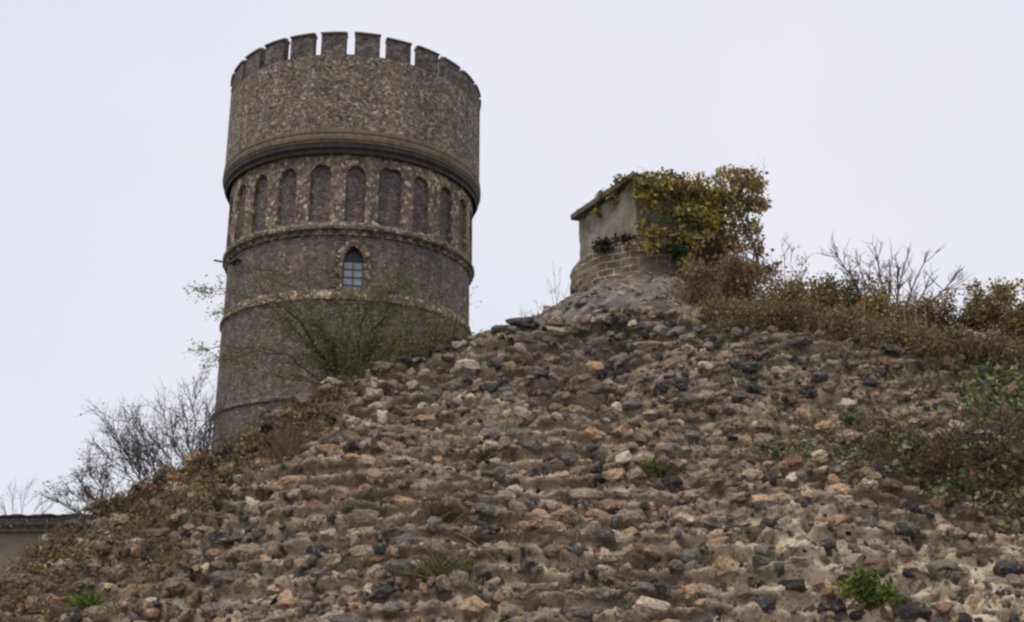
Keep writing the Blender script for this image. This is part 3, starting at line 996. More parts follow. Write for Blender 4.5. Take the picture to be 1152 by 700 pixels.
def oriented_box(a0, a1, b0, b1, z0, z1, nseg=14, rough=.012, seed=1):
    """box in the axes dl (a) and dr_ (b) measured from corner C, subdivided and a little worn"""
    import bmesh
    bm = bmesh.new()
    bmesh.ops.create_cube(bm, size=1)
    bmesh.ops.subdivide_edges(bm, edges=bm.edges[:], cuts=nseg, use_grid_fill=True)
    v = np.array([q.co[:] for q in bm.verts]) + .5
    f = [[q.index for q in fc.verts] for fc in bm.faces]
    bm.free()
    # soften corners
    e = (np.minimum(v, 1 - v) < .02).sum(1)
    vv = v.copy()
    vv = .5 + (vv - .5) * (1 - .012 * (e >= 2) * rng.random(len(v)))[:, None]
    a = a0 + (a1 - a0) * vv[:, 0]; bq = b0 + (b1 - b0) * vv[:, 1]
    XY = cxy[None] + a[:, None] * dl + bq[:, None] * dr_ - np.array([TX, TY])
    Z = z0 + (z1 - z0) * vv[:, 2]
    n_ = fbm(a * 5 + Z * 3, bq * 5 + Z * 4, 3, seed)
    XY = XY + rough * n_[:, None]
    return np.column_stack([XY, Z + rough * n_]), f


v, f = oriented_box(0, ln, 0, Wd, zb_, zt_, seed=2)
mesh_np('concrete_box', v, np.array(f), 4, M['concrete'], turret)
v, f = oriented_box(-.09, ln + .07, -.09, Wd + .08, zt_ + .003, zt_ + .085, rough=.03, seed=5)
mesh_np('roof_slab', v, np.array(f), 4, M['slab'], turret)
v, f = oriented_box(-.05, ln + .05, -.05, Wd + .05, zb_ - .10, zb_ - .003, rough=.05, seed=8)
mesh_np('ledge', v, np.array(f), 4, M['slab'], turret)

# ------------------------------------------------------------------ low tile-capped wall far left
lw = empty('garden_wall', (-9.2, 16.5, 0), math.radians(-4))
tag(lw, 'low rendered wall capped with dark red tiles at the left edge', 'wall')
ztp = at(20, 581, 16.5)[2]
mb = MB(); mb.box(-9, 2.6, -.15, .15, 0, ztp - .273)
mb.build('wall_face', M['render'], lw)
mb = MB(); mb.box(-9.02, 2.62, -.24, .24, ztp - .27, ztp - .19)
mb.build('ledge', M['ledge'], lw)
mb = MB()
for k in range(71):
    x = -9 + k * .165
    for r in range(2):
        for s in (-1, 1):
            y0, y1 = s * (.32 - r * .15), s * (.14 - r * .14)
            z0, z1 = ztp - .175 + r * .08 + .006 * (k % 2), ztp - .09 + r * .075 + .006 * (k % 2)
            a = [(x + .004, y0, z0), (x + .158, y0, z0), (x + .158, y1, z1), (x + .004, y1, z1)]
            bq = [(p[0], p[1], p[2] - .025) for p in a]
            if s > 0: a, bq = a[::-1], bq[::-1]
            mb.face(*a)
            mb.face(bq[0], bq[1], a[1], a[0]) if s < 0 else mb.face(a[2], a[3], bq[3], bq[2])
    mb.box(x + .003, x + .16, -.075, .075, ztp - .03, ztp + .0 + .01 * (k % 3))
mb.build('tile_coping', M['tile'], lw)

# ------------------------------------------------------------------ plants
GROUPS = {'leafy_bush': 'bushes along the ridge of the wall', 'bare_shrub': 'bare shrubs on the wall top', 'grass_tuft': 'grass tufts rooted in the wall face',
          'dry_weed': 'dry weeds on the ridge left of the turret', 'ivy_patch': 'ivy patches on the wall face', 'dead_stalk': 'pale dead stalks under the bare tree'}
def tubes(paths, sides=4):
    V, Fc, base = [], [], 0
    for pts, rad in paths:
        pts = np.asarray(pts, float); n = len(pts)
        if n < 2: continue
        tg = np.gradient(pts, axis=0); tg /= np.linalg.norm(tg, axis=1)[:, None] + 1e-9
        ref = np.array([.31, .92, .24])
        a = np.cross(tg, ref); a /= np.linalg.norm(a, axis=1)[:, None] + 1e-9
        b_ = np.cross(tg, a)
        an = np.arange(sides) * 2 * np.pi / sides
        ring = pts[:, None] + np.asarray(rad)[:, None, None] * (a[:, None] * np.cos(an)[None, :, None] + b_[:, None] * np.sin(an)[None, :, None])
        V.append(ring.reshape(-1, 3))
        ii = np.arange(n * sides).reshape(n, sides) + base
        jj = np.roll(ii, -1, 1)
        Fc.append(np.stack([ii[:-1], jj[:-1], jj[1:], ii[1:]], -1).reshape(-1, 4))
        base += n * sides
    return np.concatenate(V), np.concatenate(Fc)


def leaves(pts, size, cols, aspect=.55, droop=.3, dirs=None, jit=.25):
    """folded leaf blades; pts (n,3), size scalar/array, cols (n,3)"""
    n = len(pts)
    size = np.broadcast_to(size, n) * rng.uniform(.6, 1.3, n)
    d = rng.normal(size=(n, 3)); d[:, 2] -= droop
    if dirs is not None: d = d * .5 + dirs
    d /= np.linalg.norm(d, axis=1)[:, None]
    s = np.cross(d, rng.normal(size=(n, 3))); s /= np.linalg.norm(s, axis=1)[:, None] + 1e-9
    nr = np.cross(d, s)
    S = size[:, None]
    b_ = pts
    tip = pts + d * S
    m1 = pts + d * S * .45 + s * S * aspect * .5 + nr * S * .12
    m2 = pts + d * S * .45 - s * S * aspect * .5 + nr * S * .12
    V = np.stack([b_, m1, tip, m2], 1).reshape(-1, 3)
    i = np.arange(n) * 4
    Fc = np.concatenate([np.stack([i, i + 1, i + 2], 1), np.stack([i, i + 2, i + 3], 1)])
    C = np.repeat(cols, 4, 0)
    return V, Fc, C


def pick(pal, n, clump=None):
    """colours from palette [(rgb,weight)], with per-leaf variation"""
    pc = np.array([c for c, _ in pal]); pw = np.array([q for _, q in pal], float); pw /= pw.sum()
    k = rng.choice(len(pc), n, p=pw)
    return pc[k] * rng.uniform(.7, 1.3, (n, 1))


def grow(p, d, length, r0, depth, spread=.5, seg=6, wob=.14, up=.0, kids=(3, 5), shrink=.62, out=None, tips=None, start=.3):
    if out is None: out, tips = [], []
    pts = [np.array(p, float)]
    d = np.array(d, float); d /= np.linalg.norm(d)
    for i in range(seg):
        d = d + rng.normal(0, wob, 3) + np.array([0, 0, up])
        d /= np.linalg.norm(d)
        pts.append(pts[-1] + d * length / seg)
    pts = np.array(pts)
    rad = np.linspace(r0, r0 * .45, seg + 1)
    out.append((pts, rad))
    if depth == 0:
        tips.append(pts)
    else:
        for k in range(rng.integers(kids[0], kids[1] + 1)):
            f_ = rng.uniform(start, 1)
            i = min(int(f_ * seg), seg - 1)
            q = pts[i] + (pts[i + 1] - pts[i]) * (f_ * seg - i)
            base = pts[i + 1] - pts[i]; base /= np.linalg.norm(base)
            nd = base + rng.normal(0, spread, 3)
            grow(q, nd, length * shrink * rng.uniform(.7, 1.15), max(r0 * .55, .0012), depth - 1, spread, seg, wob, up, kids, shrink, out, tips, start)
        tips.append(pts[-2:])
    return out, tips


def tip_points(tips, n):
    k = rng.integers(0, len(tips), n)
    res = np.zeros((n, 3))
    for i in range(n):
        p = tips[k[i]]
        u = rng.random() * (len(p) - 1); j = min(int(u), len(p) - 2)
        res[i] = p[j] + (p[j + 1] - p[j]) * (u - j)
    return res


def plant(name, label, cat, base, stems, leafn, lsize, pal, bark=(0.09, 0.07, 0.055), group=None, jitter=.02, aspect=.55, droop=.3, sides=4, lname='foliage', extra_pts=None):
    """stems: list of (paths, tips) in world coordinates; thing is an Empty at base"""
    e = empty(name, tuple(base))
    tag(e, label, cat, group)
    paths = [q for s in stems for q in s[0]]; tips = [q for s in stems for q in s[1]]
    if paths:
        V, Fc = tubes(paths, sides)
        c = np.array(bark)[None] * rng.uniform(.8, 1.2, (len(V), 1))
        mesh_np('stems', V - base, Fc, 4, M['bark'], e, col=c, smooth=True)
    if leafn or extra_pts is not None:
        pts = tip_points(tips, leafn) + rng.normal(0, jitter, (leafn, 3)) if leafn else np.zeros((0, 3))
        if extra_pts is not None: pts = np.concatenate([pts, extra_pts])
        V, Fc, C = leaves(pts, lsize, pick(pal, len(pts)), aspect, droop)
        mesh_np(lname, V - base, Fc, 3, M['leaf'], e, col=C)
    return e


GRN = [((0.15, 0.16, 0.05), 5), ((0.075, 0.085, 0.032), 4), ((0.18, 0.18, 0.06), 3), ((0.17, 0.13, 0.07), 3)]
AUT = [((0.34, 0.26, 0.08), 4), ((0.42, 0.31, 0.08), 3), ((0.18, 0.16, 0.055), 3), ((0.32, 0.18, 0.09), 5), ((0.11, 0.10, 0.045), 3)]
RED = [((0.26, 0.168, 0.118), 5), ((0.30, 0.215, 0.145), 4), ((0.17, 0.105, 0.075), 3), ((0.26, 0.21, 0.085), 3)]

# --- big feathery shrub on the wall's shoulder in front of the tower
B0 = at(393, 428, 9.45); B0[2] -= .25


def to_target(p0, px, py, Y, r0, seg=10, sag=.0, wob=.02):
    q = at(px, py, Y)
    s = np.linspace(0, 1, seg + 1)[:, None]
    pts = p0 + (q - p0) * s
    pts[:, 2] += sag * 4 * (s * (1 - s))[:, 0]
    pts[1:-1] += rng.normal(0, wob, (seg - 1, 3))
    return pts, np.linspace(r0, r0 * .3, seg + 1)


st = []
main = [(318, 345, 9.3, .024, .10), (345, 318, 9.6, .011, .08), (415, 330, 9.5, .016, .02), (446, 318, 9.6, .018, .0), (480, 352, 9.5, .010, .10), (525, 372, 9.4, .008, .12),
        (282, 392, 9.5, .010, .12), (385, 350, 9.7, .015, .0), (262, 330, 9.2, .009, .22), (300, 420, 9.3, .008, .08), (430, 360, 9.8, .008, .04), (360, 365, 9.3, .008, .06)]
fine_tips, paths = [], []
for (px, py, Y, r0, sag) in main:
    pts, rad = to_target(B0, px, py, Y, r0, sag=sag)
    paths.append((pts, rad))
    for k in range(26 if px > 310 and Y > 9 and py < 380 else 7):
        i = rng.integers(1, 10)
        d = pts[i + 1 if i < 10 else 10] - pts[i - 1]
        d = d / np.linalg.norm(d) + rng.normal(0, .5, 3) + np.array([0, 0, .05])
        o_, t_ = grow(pts[i], d, rng.uniform(.2, .45), .0030, 1, .45, 5, .12, -.02, (3, 5), .6)
        paths += o_; fine_tips += t_
# long arching sprays that reach past the tower's left side
for (px0, py0, px, py, Y) in ((318, 345, 214, 322, 9.2), (318, 345, 236, 356, 9.1), (282, 392, 204, 398, 9.3), (282, 392, 228, 415, 9.3), (262, 330, 226, 330, 9.2), (300, 420, 250, 405, 9.3),
                              (345, 318, 262, 300, 9.5), (446, 318, 470, 330, 9.6), (446, 318, 452, 300, 9.6)):
    p0 = at(px0, py0, Y)
    pts, rad = to_target(p0, px, py, Y, .0045, sag=.035, wob=.008)
    paths.append((pts, rad)); fine_tips.append(pts[4:])
    for k in range(9):
        i = rng.integers(2, 10)
        d = pts[i] - pts[i - 1]
        o_, t_ = grow(pts[i], d / np.linalg.norm(d) + rng.normal(0, .35, 3), rng.uniform(.05, .16), .0018, 0, .3, 4, .1)
        paths += o_; fine_tips += t_
plant('feathery_shrub', 'feathery green shrub with arching branches in front of the tower shaft', 'shrub', B0, [(paths, fine_tips)], 12000, .034,
      [((0.22, 0.235, 0.08), 6), ((0.15, 0.17, 0.06), 4), ((0.28, 0.25, 0.11), 3), ((0.27, 0.19, 0.12), 2)], bark=(0.075, 0.062, 0.045), jitter=.025, aspect=.42)

# --- bare grey shrubs on the left shoulder
def bare(px, py, Y, tops, label, r0=.010, twig=(.12, .3), bark=(0.10, 0.09, 0.095), name='bare_shrub', kids=(3, 5), n=9, depth=1, leafn=0, trad=.0034):
    b0 = at(px, py, Y); b0[2] -= .12
    paths, tips = [], []
    for (tx, ty) in tops:
        pts, rad = to_target(b0 + rng.normal(0, .03, 3) * [1, 1, 0], tx, ty, Y + rng.uniform(-.25, .3), r0 * rng.uniform(.6, 1), seg=9, sag=rng.uniform(-.02, .05), wob=.012)
        paths.append((pts, rad)); tips.append(pts[-3:])
        for k in range(n):
            i = rng.integers(3, 9)
            d = pts[i + 1] - pts[i - 1]; d = d / np.linalg.norm(d) + rng.normal(0, .42, 3) + [0, 0, .15]
            o_, t_ = grow(pts[i], d, rng.uniform(*twig), trad, depth, .45, 5, .12, .03, kids, .6)
            paths += o_; tips += t_
    return plant(name, label, 'shrub', b0, [(paths, tips)], leafn, .022, RED + [((0.1, 0.09, 0.08), 6)], bark=bark)


bare(222, 538, 8.9, [(205, 452), (178, 462), (232, 462), (160, 478), (190, 480), (236, 490), (217, 440), (150, 500), (240, 470)], 'tallest bare grey shrub, close against the tower foot', n=20, leafn=900)
bare(178, 562, 8.7, [(118, 470), (140, 465), (160, 480), (128, 492), (110, 505), (150, 505), (172, 500)], 'middle bare shrub of the three on the left slope, twigs fanning left', n=19, leafn=900)
bare(128, 585, 8.5, [(84, 528), (98, 515), (110, 530), (70, 545), (120, 520), (60, 560), (92, 550)], 'lowest bare shrub, tangled, near the right end of the tile-capped wall', n=19, leafn=800, twig=(.08, .2))
bare(20, 600, 15.4, [(12, 548), (30, 552), (2, 560), (48, 560), (70, 556)], 'thin faint twigs rising behind the tiled wall cap', r0=.008, twig=(.2, .4), n=5, depth=1)

# --- thin dry stalks left of the turret
for k, (px, py, tops, lab) in enumerate([
        (628, 352, [(622, 292), (630, 300), (616, 312), (640, 318)], 'tall thin dry stalks just left of the turret drum'),
        (606, 368, [(603, 338), (612, 342), (597, 348)], 'short brown seed heads on the ridge left of the dry stalks'),
        (588, 374, [(585, 340), (591, 352)], 'leftmost dry weed on the ridge between tower and turret')]):
    b0 = at(px, py, 9.9); b0[2] -= .06
    paths, tips = [], []
    for tx, ty in tops:
        pts, rad = to_target(b0 + rng.normal(0, .02, 3) * [1, 1, 0], tx, ty, 9.9, .003, seg=7, wob=.006)
        paths.append((pts, rad)); tips.append(pts[-4:])
        for q in range(3):
            i = rng.integers(3, 7)
            o_, t_ = grow(pts[i], np.array([rng.normal(0, .5), 0, 1]), .07, .0015, 0)
            paths += o_; tips += t_
    plant('dry_weed', lab, 'weed', b0, [(paths, tips)], 60, .016, RED, bark=(0.13, 0.10, 0.08))


# --- leafy bushes along the right-hand ridge
def bush(name, label, px, py, Y, wpx, hpx, n, pal, lsize=.045, bark=(0.16, 0.105, 0.08), nst=26, spread=.55, twigs=True, cat='bush'):
    hpx = hpx * 1.25; n = int(n * 1.5)
    b0 = at(px, py, Y); b0[2] -= .1
    s = Y / F
    paths, tips = [], []
    for k in range(nst):
        u = rng.uniform(-1, 1); v = rng.uniform(.25, 1) * math.sqrt(max(1 - u * u * .7, .1))
        q = b0 + np.array([u * wpx / 2 * s, rng.uniform(-.35, .4), .1 + v * hpx * s])
        st_ = b0 + np.array([u * wpx * .3 * s, rng.uniform(-.2, .2), 0])
        ss = np.linspace(0, 1, 7)[:, None]
        pts = st_ + (q - st_) * ss + rng.normal(0, .012, (7, 3))
        paths.append((pts, np.linspace(.006, .002, 7)))
        for j in range(5):
            i = rng.integers(1, 6)
            o_, t_ = grow(pts[i], q - st_ + rng.normal(0, spread, 3) * np.linalg.norm(q - st_), rng.uniform(.1, .24), .0025, 1, .6, 4, .15, 0, (2, 4), .6)
            paths += o_; tips += t_
    return plant(name, label, cat, b0, [(paths, tips)], int(n * 1.7), lsize * .9, pal, bark=bark, jitter=.045, aspect=.7)


bush('leafy_bush', 'red brown thicket hanging below the ivy at the turret foot', 815, 352, 10.6, 95, 62, 2600, RED, .04)
bush('leafy_bush', 'low olive bush just right of the turret, under short bare twigs', 893, 356, 10.2, 90, 34, 2200, AUT, .04)
bush('leafy_bush', 'round topped olive green bush midway between turret and bare tree', 942, 358, 10.3, 56, 44, 1900, [((0.09, 0.085, 0.03), 5), ((0.15, 0.12, 0.035), 4), ((0.13, 0.08, 0.04), 2)], .038)
bush('leafy_bush', 'yellowish bush spreading under the bare purple branched tree', 996, 372, 10.0, 100, 34, 2700, AUT, .04)
bush('leafy_bush', 'dark red brown bush between the bare tree and the right edge', 1058, 388, 9.9, 80, 36, 2200, RED + [((0.1, 0.1, 0.03), 5)], .04)
bush('leafy_bush', 'tallest autumn bush, cut by the right edge of the frame', 1136, 398, 9.7, 110, 80, 3600, AUT + [((0.26, 0.17, 0.09), 3)], .042)
bush('leafy_bush', 'soft red brown scrub on the ridge between feathery shrub and tower edge', 492, 402, 9.6, 110, 40, 900, RED, .03)
bush('leafy_bush', 'orange brown fringe of low bush at the turret foot, left of the red brown thicket', 770, 352, 10.9, 60, 34, 800, RED, .035)
bare(884, 350, 10.6, [(868, 285), (880, 268), (893, 275), (903, 290), (875, 300), (860, 296)], 'short bare twiggy shrub directly right of the ivy', r0=.006, twig=(.08, .2), n=5, bark=(0.15, 0.11, 0.12))
bare(1003, 372, 10.3, [(934, 280), (962, 290), (985, 285), (1000, 292), (1022, 278), (1044, 285), (1083, 302), (1066, 330), (1012, 300), (975, 305), (1055, 310), (948, 300)],
     'bare tree with purple grey branches fanning wide on the right ridge', r0=.016, twig=(.10, .26), n=13, name='bare_tree', bark=(0.19, 0.14, 0.15), trad=.0048)
bare(1113, 392, 9.9, [(1090, 336), (1100, 332), (1118, 340)], 'crooked dark bare branch leaning left beside the edge bush', r0=.012, twig=(.06, .14), n=3, bark=(0.08, 0.06, 0.055))
# pale upright stalks
for (px, py, tx, ty, wd) in ((1018, 380, 1016, 322, 'tallest'), (1031, 384, 1030, 330, 'second tallest'), (1040, 386, 1041, 345, 'rightmost'), (970, 368, 973, 335, 'leftmost, lone')):
    p0 = at(px, py, 9.3); p0[2] -= .05
    plant('dead_stalk', wd + ' pale upright dead stalk below the bare tree on the wall top', 'dead plant', p0, [([to_target(p0, tx, ty, 9.35, .007, seg=6, wob=.006)], [])],
          0, 0, RED, bark=(0.36, 0.29, 0.22))

# --- ivy smothering the turret's box
ivy_pts, ivy_col = [], []
ivy_pal_dark = [((0.16, 0.16, 0.05), 4), ((0.26, 0.23, 0.07), 4), ((0.50, 0.40, 0.09), 5), ((0.05, 0.07, 0.03), 3), ((0.20, 0.13, 0.06), 2)]
ivy_pal_yel = [((0.52, 0.41, 0.06), 5), ((0.36, 0.29, 0.06), 4), ((0.18, 0.16, 0.05), 3)]
ivy_pal_brn = [((0.38, 0.26, 0.12), 5), ((0.26, 0.17, 0.10), 4), ((0.46, 0.34, 0.11), 4), ((0.16, 0.145, 0.05), 3)]
YI = 12.2


def blob(px, py, Y, rx, ry, rd, n, pal):
    """leafy lobe: shell-weighted points of an ellipsoid in metres about the photo point"""
    c = at(px, py, Y); s = Y / F; n = int(n * 1.35)
    d = rng.normal(size=(n, 3)); d /= np.linalg.norm(d, axis=1)[:, None]
    r = rng.uniform(.45, 1.08, (n, 1)) * (1 + .18 * np.sin(d[:, :1] * 7 + px) + .15 * np.cos(d[:, 2:] * 9 + py))
    p = c + d * r * np.array([rx * s, rd, ry * s])
    # punch gaps
    q = p * 7
    keep = (vnoise(q[:, 0] + q[:, 1] * .6, q[:, 2] - q[:, 1] * .4, 7) + .4 * vnoise(q[:, 0] * 2.5, q[:, 2] * 2.5, 9)) > -.06
    p = p[keep]
    ivy_pts.append(p); ivy_col.append(pick(pal, len(p)))


ivd, ivy_, ivb = ivy_pal_dark, ivy_pal_yel, ivy_pal_brn
for a in [(705, 204, 12.25, 15, 9, .16, 260, ivd), (728, 212, 12.0, 24, 15, .18, 560, ivd), (760, 215, 12.1, 30, 18, .22, 900, ivd + ivb), (795, 215, 12.2, 28, 20, .28, 900, ivd + ivy_),
          (820, 212, 12.4, 26, 20, .3, 800, ivb), (838, 218, 12.5, 22, 24, .3, 800, ivb), (845, 245, 12.5, 16, 22, .28, 500, ivb), (825, 250, 12.3, 26, 26, .3, 900, ivd + ivb), (790, 250, 12.1, 28, 22, .25, 900, ivd + ivy_),
          (765, 240, 12.0, 16, 14, .16, 350, ivd), (724, 228, 11.95, 12, 14, .10, 240, ivy_), (720, 250, 11.95, 8, 18, .08, 120, ivy_), (738, 263, 11.9, 20, 9, .10, 200, ivy_ + ivb), (735, 278, 11.9, 15, 12, .10, 200, ivy_ + ivb),
          (760, 268, 11.95, 16, 14, .13, 330, ivd), (762, 284, 11.9, 11, 11, .12, 260, [((0.03, 0.055, 0.03), 5), ((0.05, 0.08, 0.03), 3)]), (792, 278, 12.0, 22, 18, .2, 650, ivb + ivy_), (820, 285, 12.2, 24, 24, .25, 800, ivb),
          (838, 300, 12.0, 24, 20, .25, 650, RED), (800, 305, 11.9, 28, 18, .2, 500, RED), (852, 205, 12.6, 10, 12, .2, 160, ivb), (826, 196, 12.5, 22, 8, .2, 230, ivb),
          (690, 222, 12.6, 10, 8, .1, 80, ivb), (675, 232, 13.0, 8, 7, .08, 70, ivb), (699, 275, 12.3, 27, 11, .18, 1200, [((0.035, 0.035, 0.022), 5), ((0.06, 0.055, 0.03), 3)]), (716, 280, 12.2, 14, 7, .1, 100, ivb),  # near-black leaf clumps under the box stand in for its shaded recess
          (690, 277, 12.7, 10, 5, .08, 80, [((0.035, 0.035, 0.022), 5)]), (672, 236, 12.95, 5, 12, .05, 60, ivd), (660, 240, 13.3, 12, 4, .05, 60, ivb), (745, 236, 11.98, 12, 14, .08, 150, ivd + ivb), (682, 218, 12.8, 16, 5, .08, 110, ivb), (868, 300, 11.8, 14, 16, .2, 260, RED), (852, 275, 12.2, 9, 26, .15, 200, ivb), (845, 300, 12.0, 12, 20, .15, 200, ivb + ivy_), (775, 296, 11.85, 22, 10, .1, 220, ivy_ + ivb), (742, 198, 12.2, 34, 5, .12, 200, ivd), (858, 232, 12.6, 9, 12, .18, 150, ivb)]:
    blob(*a)
pts = np.concatenate(ivy_pts); cols = np.concatenate(ivy_col)
ivy_e = empty('ivy', tuple(at(790, 320, 12.0)))
tag(ivy_e, 'thick yellowing ivy cascading over the concrete box of the turret, with near-black leaves painting the shade beneath', 'ivy')
base = np.array(ivy_e.location)
V, Fc, C = leaves(pts, .052, cols, .85, .25)
mesh_np('foliage', V - base, Fc, 3, M['leaf'], ivy_e, col=C)
paths = []
for k in range(70):
    a = at(rng.uniform(760, 860), rng.uniform(300, 330), 12.1); bq = at(rng.uniform(725, 862), rng.uniform(192, 285), rng.uniform(11.95, 12.5))
    s = np.linspace(0, 1, 9)[:, None]
    paths.append((a + (bq - a) * s + rng.normal(0, .03, (9, 3)), np.linspace(.007, .002, 9)))
for k in range(26):                        # shoots standing proud of the top
    x = rng.uniform(700, 862)
    a = at(x, rng.uniform(200, 212), rng.uniform(12.1, 12.5))
    o_, t_ = grow(a, np.array([rng.normal(0, .4), rng.normal(0, .2), 1]), rng.uniform(.12, .3) * (1.2 if x > 800 else .7), .0025, 1, .4, 4, .15, 0, (1, 3), .5)
    paths += o_
    tp = tip_points(t_, 14)
    V2, F2, C2 = leaves(tp, .035, pick(ivy_pal_brn, 14), .6)
V, Fc = tubes(paths)
mesh_np('stems', V - base, Fc, 4, M['bark'], ivy_e, col=np.array([[0.10, 0.07, 0.05]]) * np.ones((len(V), 1)), smooth=True)


# --- plants on the wall face
def face_patch(px, py, rx, ry, n, lift=.05):
    """n points just above the wall face within an ellipse of the photo"""
    k = np.where(((_px - px) / rx) ** 2 + ((_py - py) / ry) ** 2 < 1)
    src = _sp[k]
    if len(src) == 0:
        src = np.array([find(px, py)[0]])
    p = src[rng.integers(0, len(src), n)] + rng.normal(0, .025, (n, 3))
    p += np.array([0, -.75, .65]) * rng.uniform(0.03, .03 + lift, (n, 1))
    return p


def creeper(name, label, cat, zones, pal, lsize, stemn=30, bark=(0.10, 0.065, 0.045), slen=.5, aspect=.8, droop=.2):
    pts = np.concatenate([face_patch(*z) for z in zones])
    base = pts.mean(0)
    paths = []
    for k in range(stemn):
        a = pts[rng.integers(len(pts))]
        d = rng.normal(size=3) * [1, .25, .6] + [0, -.15, -.1]
        d /= np.linalg.norm(d)
        L_ = rng.uniform(.4, 1) * slen
        s = np.linspace(0, 1, 8)[:, None]
        pp = a + d * L_ * s + np.array([0, -.06, .07]) * 4 * s * (1 - s) + rng.normal(0, .012, (8, 3))
        paths.append((pp, np.linspace(.0045, .0018, 8)))
    return plant(name, label, cat, base, [(paths, [])], 0, lsize, pal, bark=bark, extra_pts=pts, aspect=aspect, droop=droop)


IVG = [((0.22, 0.27, 0.11), 5), ((0.14, 0.18, 0.07), 4), ((0.32, 0.37, 0.16), 5), ((0.19, 0.14, 0.075), 2)]
creeper('bramble', 'dark tangled bramble sprawling over the lower right of the wall face', 'bramble',
        [(1090, 535, 75, 26, 420, .12), (1020, 520, 60, 18, 260, .10), (1120, 560, 60, 30, 260, .14), (960, 515, 40, 12, 130, .08), (1140, 520, 30, 30, 150, .12), (1135, 585, 18, 30, 90, .14), (1060, 560, 40, 12, 90, .1)],
        IVG + [((0.16, 0.10, 0.07), 9)], .05, stemn=210, slen=.6)
creeper('ivy_patch', 'trailing green ivy patch along the upper and left rim of the bramble', 'ivy', [(885, 508, 30, 12, 170, .05), (925, 516, 30, 10, 130, .05), (1000, 505, 40, 8, 110, .06), (1110, 520, 60, 12, 170, .1)], IVG, .045, stemn=12, slen=.25)
creeper('ivy_patch', 'green ivy patch high on the wall by the right edge', 'ivy', [(1130, 425, 36, 22, 380, .07), (1105, 438, 30, 14, 180, .06), (1142, 455, 20, 20, 190, .06), (1085, 470, 40, 12, 120, .05)], IVG + [((0.3, 0.27, 0.05), 1)], .05, stemn=14, slen=.3)
creeper('ivy_patch', 'thin weedy green patch below the pale dead stalks', 'ivy', [(1020, 435, 40, 16, 130, .05), (1070, 450, 30, 14, 100, .05)], IVG + [((0.12, 0.10, 0.05), 5)], .032, stemn=14, slen=.3)


def tuft(name, label, cat, px, py, wpx, hpx, n, pal, broad=.2, mat_stem=None, lean=0., droopy=.35, width=.010):
    """blades or strap leaves fanning out of one root"""
    b0, _, _ = find(px, py)
    s = b0[1] / F
    V, Fc, C = [], [], []
    cc = pick(pal, n)
    e = empty(name, tuple(b0)); tag(e, label, cat)
    base_i = 0
    for k in range(n):
        an = rng.uniform(0, 2 * np.pi)
        u = rng.uniform(.15, 1)
        d = np.array([math.cos(an) * wpx / 2 * s * u + lean, -abs(math.sin(an)) * .12 * u - .03, hpx * s * rng.uniform(.5, 1)])
        root = rng.normal(0, 1, 3) * [wpx * s * .10, .02, .01]
        ss = np.linspace(0, 1, 5)
        pp = root + d * ss[:, None]; pp[:, 2] -= droopy * hpx * s * ss ** 2.2 * u
        side = np.cross(d, [0, -1, .3]); side /= np.linalg.norm(side)
        wd = width * np.array([.5, 1, 1, .7, .05]) * rng.uniform(.7, 1.3)
        v = np.stack([pp + side * wd[:, None], pp - side * wd[:, None]], 1).reshape(-1, 3)
        V.append(v); C.append(np.repeat(cc[k][None], 10, 0))
        for i in range(4):
            Fc.append([base_i + 2 * i, base_i + 2 * i + 1, base_i + 2 * i + 3, base_i + 2 * i + 2])
        base_i += 10
    mesh_np('leaves', np.concatenate(V), np.array(Fc), 4, M['leaf'], e, col=np.concatenate(C))
    return e


BRT = [((0.17, 0.24, 0.05), 5), ((0.27, 0.34, 0.08), 3), ((0.09, 0.13, 0.035), 3), ((0.32, 0.30, 0.08), 1)]
b0, _, _ = find(975, 690)
paths, tips = [], []
for k in range(34):
    u = rng.uniform(-1, 1)
    q = at(972 + u * 42, 690 - 14 - rng.uniform(10, 40) * math.sqrt(1 - u * u * .8), b0[1] - rng.uniform(.0, .16))
    s = np.linspace(0, 1, 7)[:, None]
    pp = b0 + rng.normal(0, .02, 3) + (q - b0) * s; pp[:, 2] -= .02 * (s[:, 0] ** 2)
    paths.append((pp, np.linspace(.003, .0015, 7))); tips.append(pp[2:])
e = plant('green_plant', 'bright green leafy plant rooted low in the wall near the bottom right', 'plant', b0, [(paths, tips)], 1000, .055, BRT, bark=(0.17, 0.075, 0.055), jitter=.006, aspect=.34, droop=-.9)
tuft('grass_tuft', 'spreading green grass tuft near the bottom centre of the wall', 'grass', 500, 654, 92, 38, 190, [((0.15, 0.19, 0.05), 5), ((0.22, 0.23, 0.08), 3), ((0.28, 0.20, 0.12), 6), ((0.14, 0.09, 0.06), 3)], width=.005)
tuft('grass_tuft', 'straw coloured dead grass tuft above the green grass tuft', 'grass', 492, 590, 70, 40, 120, [((0.22, 0.16, 0.09), 5), ((0.15, 0.10, 0.06), 3)], width=.003)
tuft('grass_tuft', 'small green tuft in the middle of the wall below the turret', 'grass', 738, 532, 34, 20, 90, BRT + GRN, width=.005)
tuft('grass_tuft', 'small moss green tuft left of centre, under the tower shoulder', 'grass', 545, 518, 34, 18, 60, GRN, width=.005)
tuft('grass_tuft', 'yellow green tuft in the bottom left corner', 'grass', 95, 688, 50, 28, 110, BRT, width=.006)
tuft('grass_tuft', 'thin upright brown grass clump below the leafy shoulder on the left', 'grass', 320, 520, 70, 60, 90, RED + [((0.17, 0.13, 0.08), 4)], width=.003)
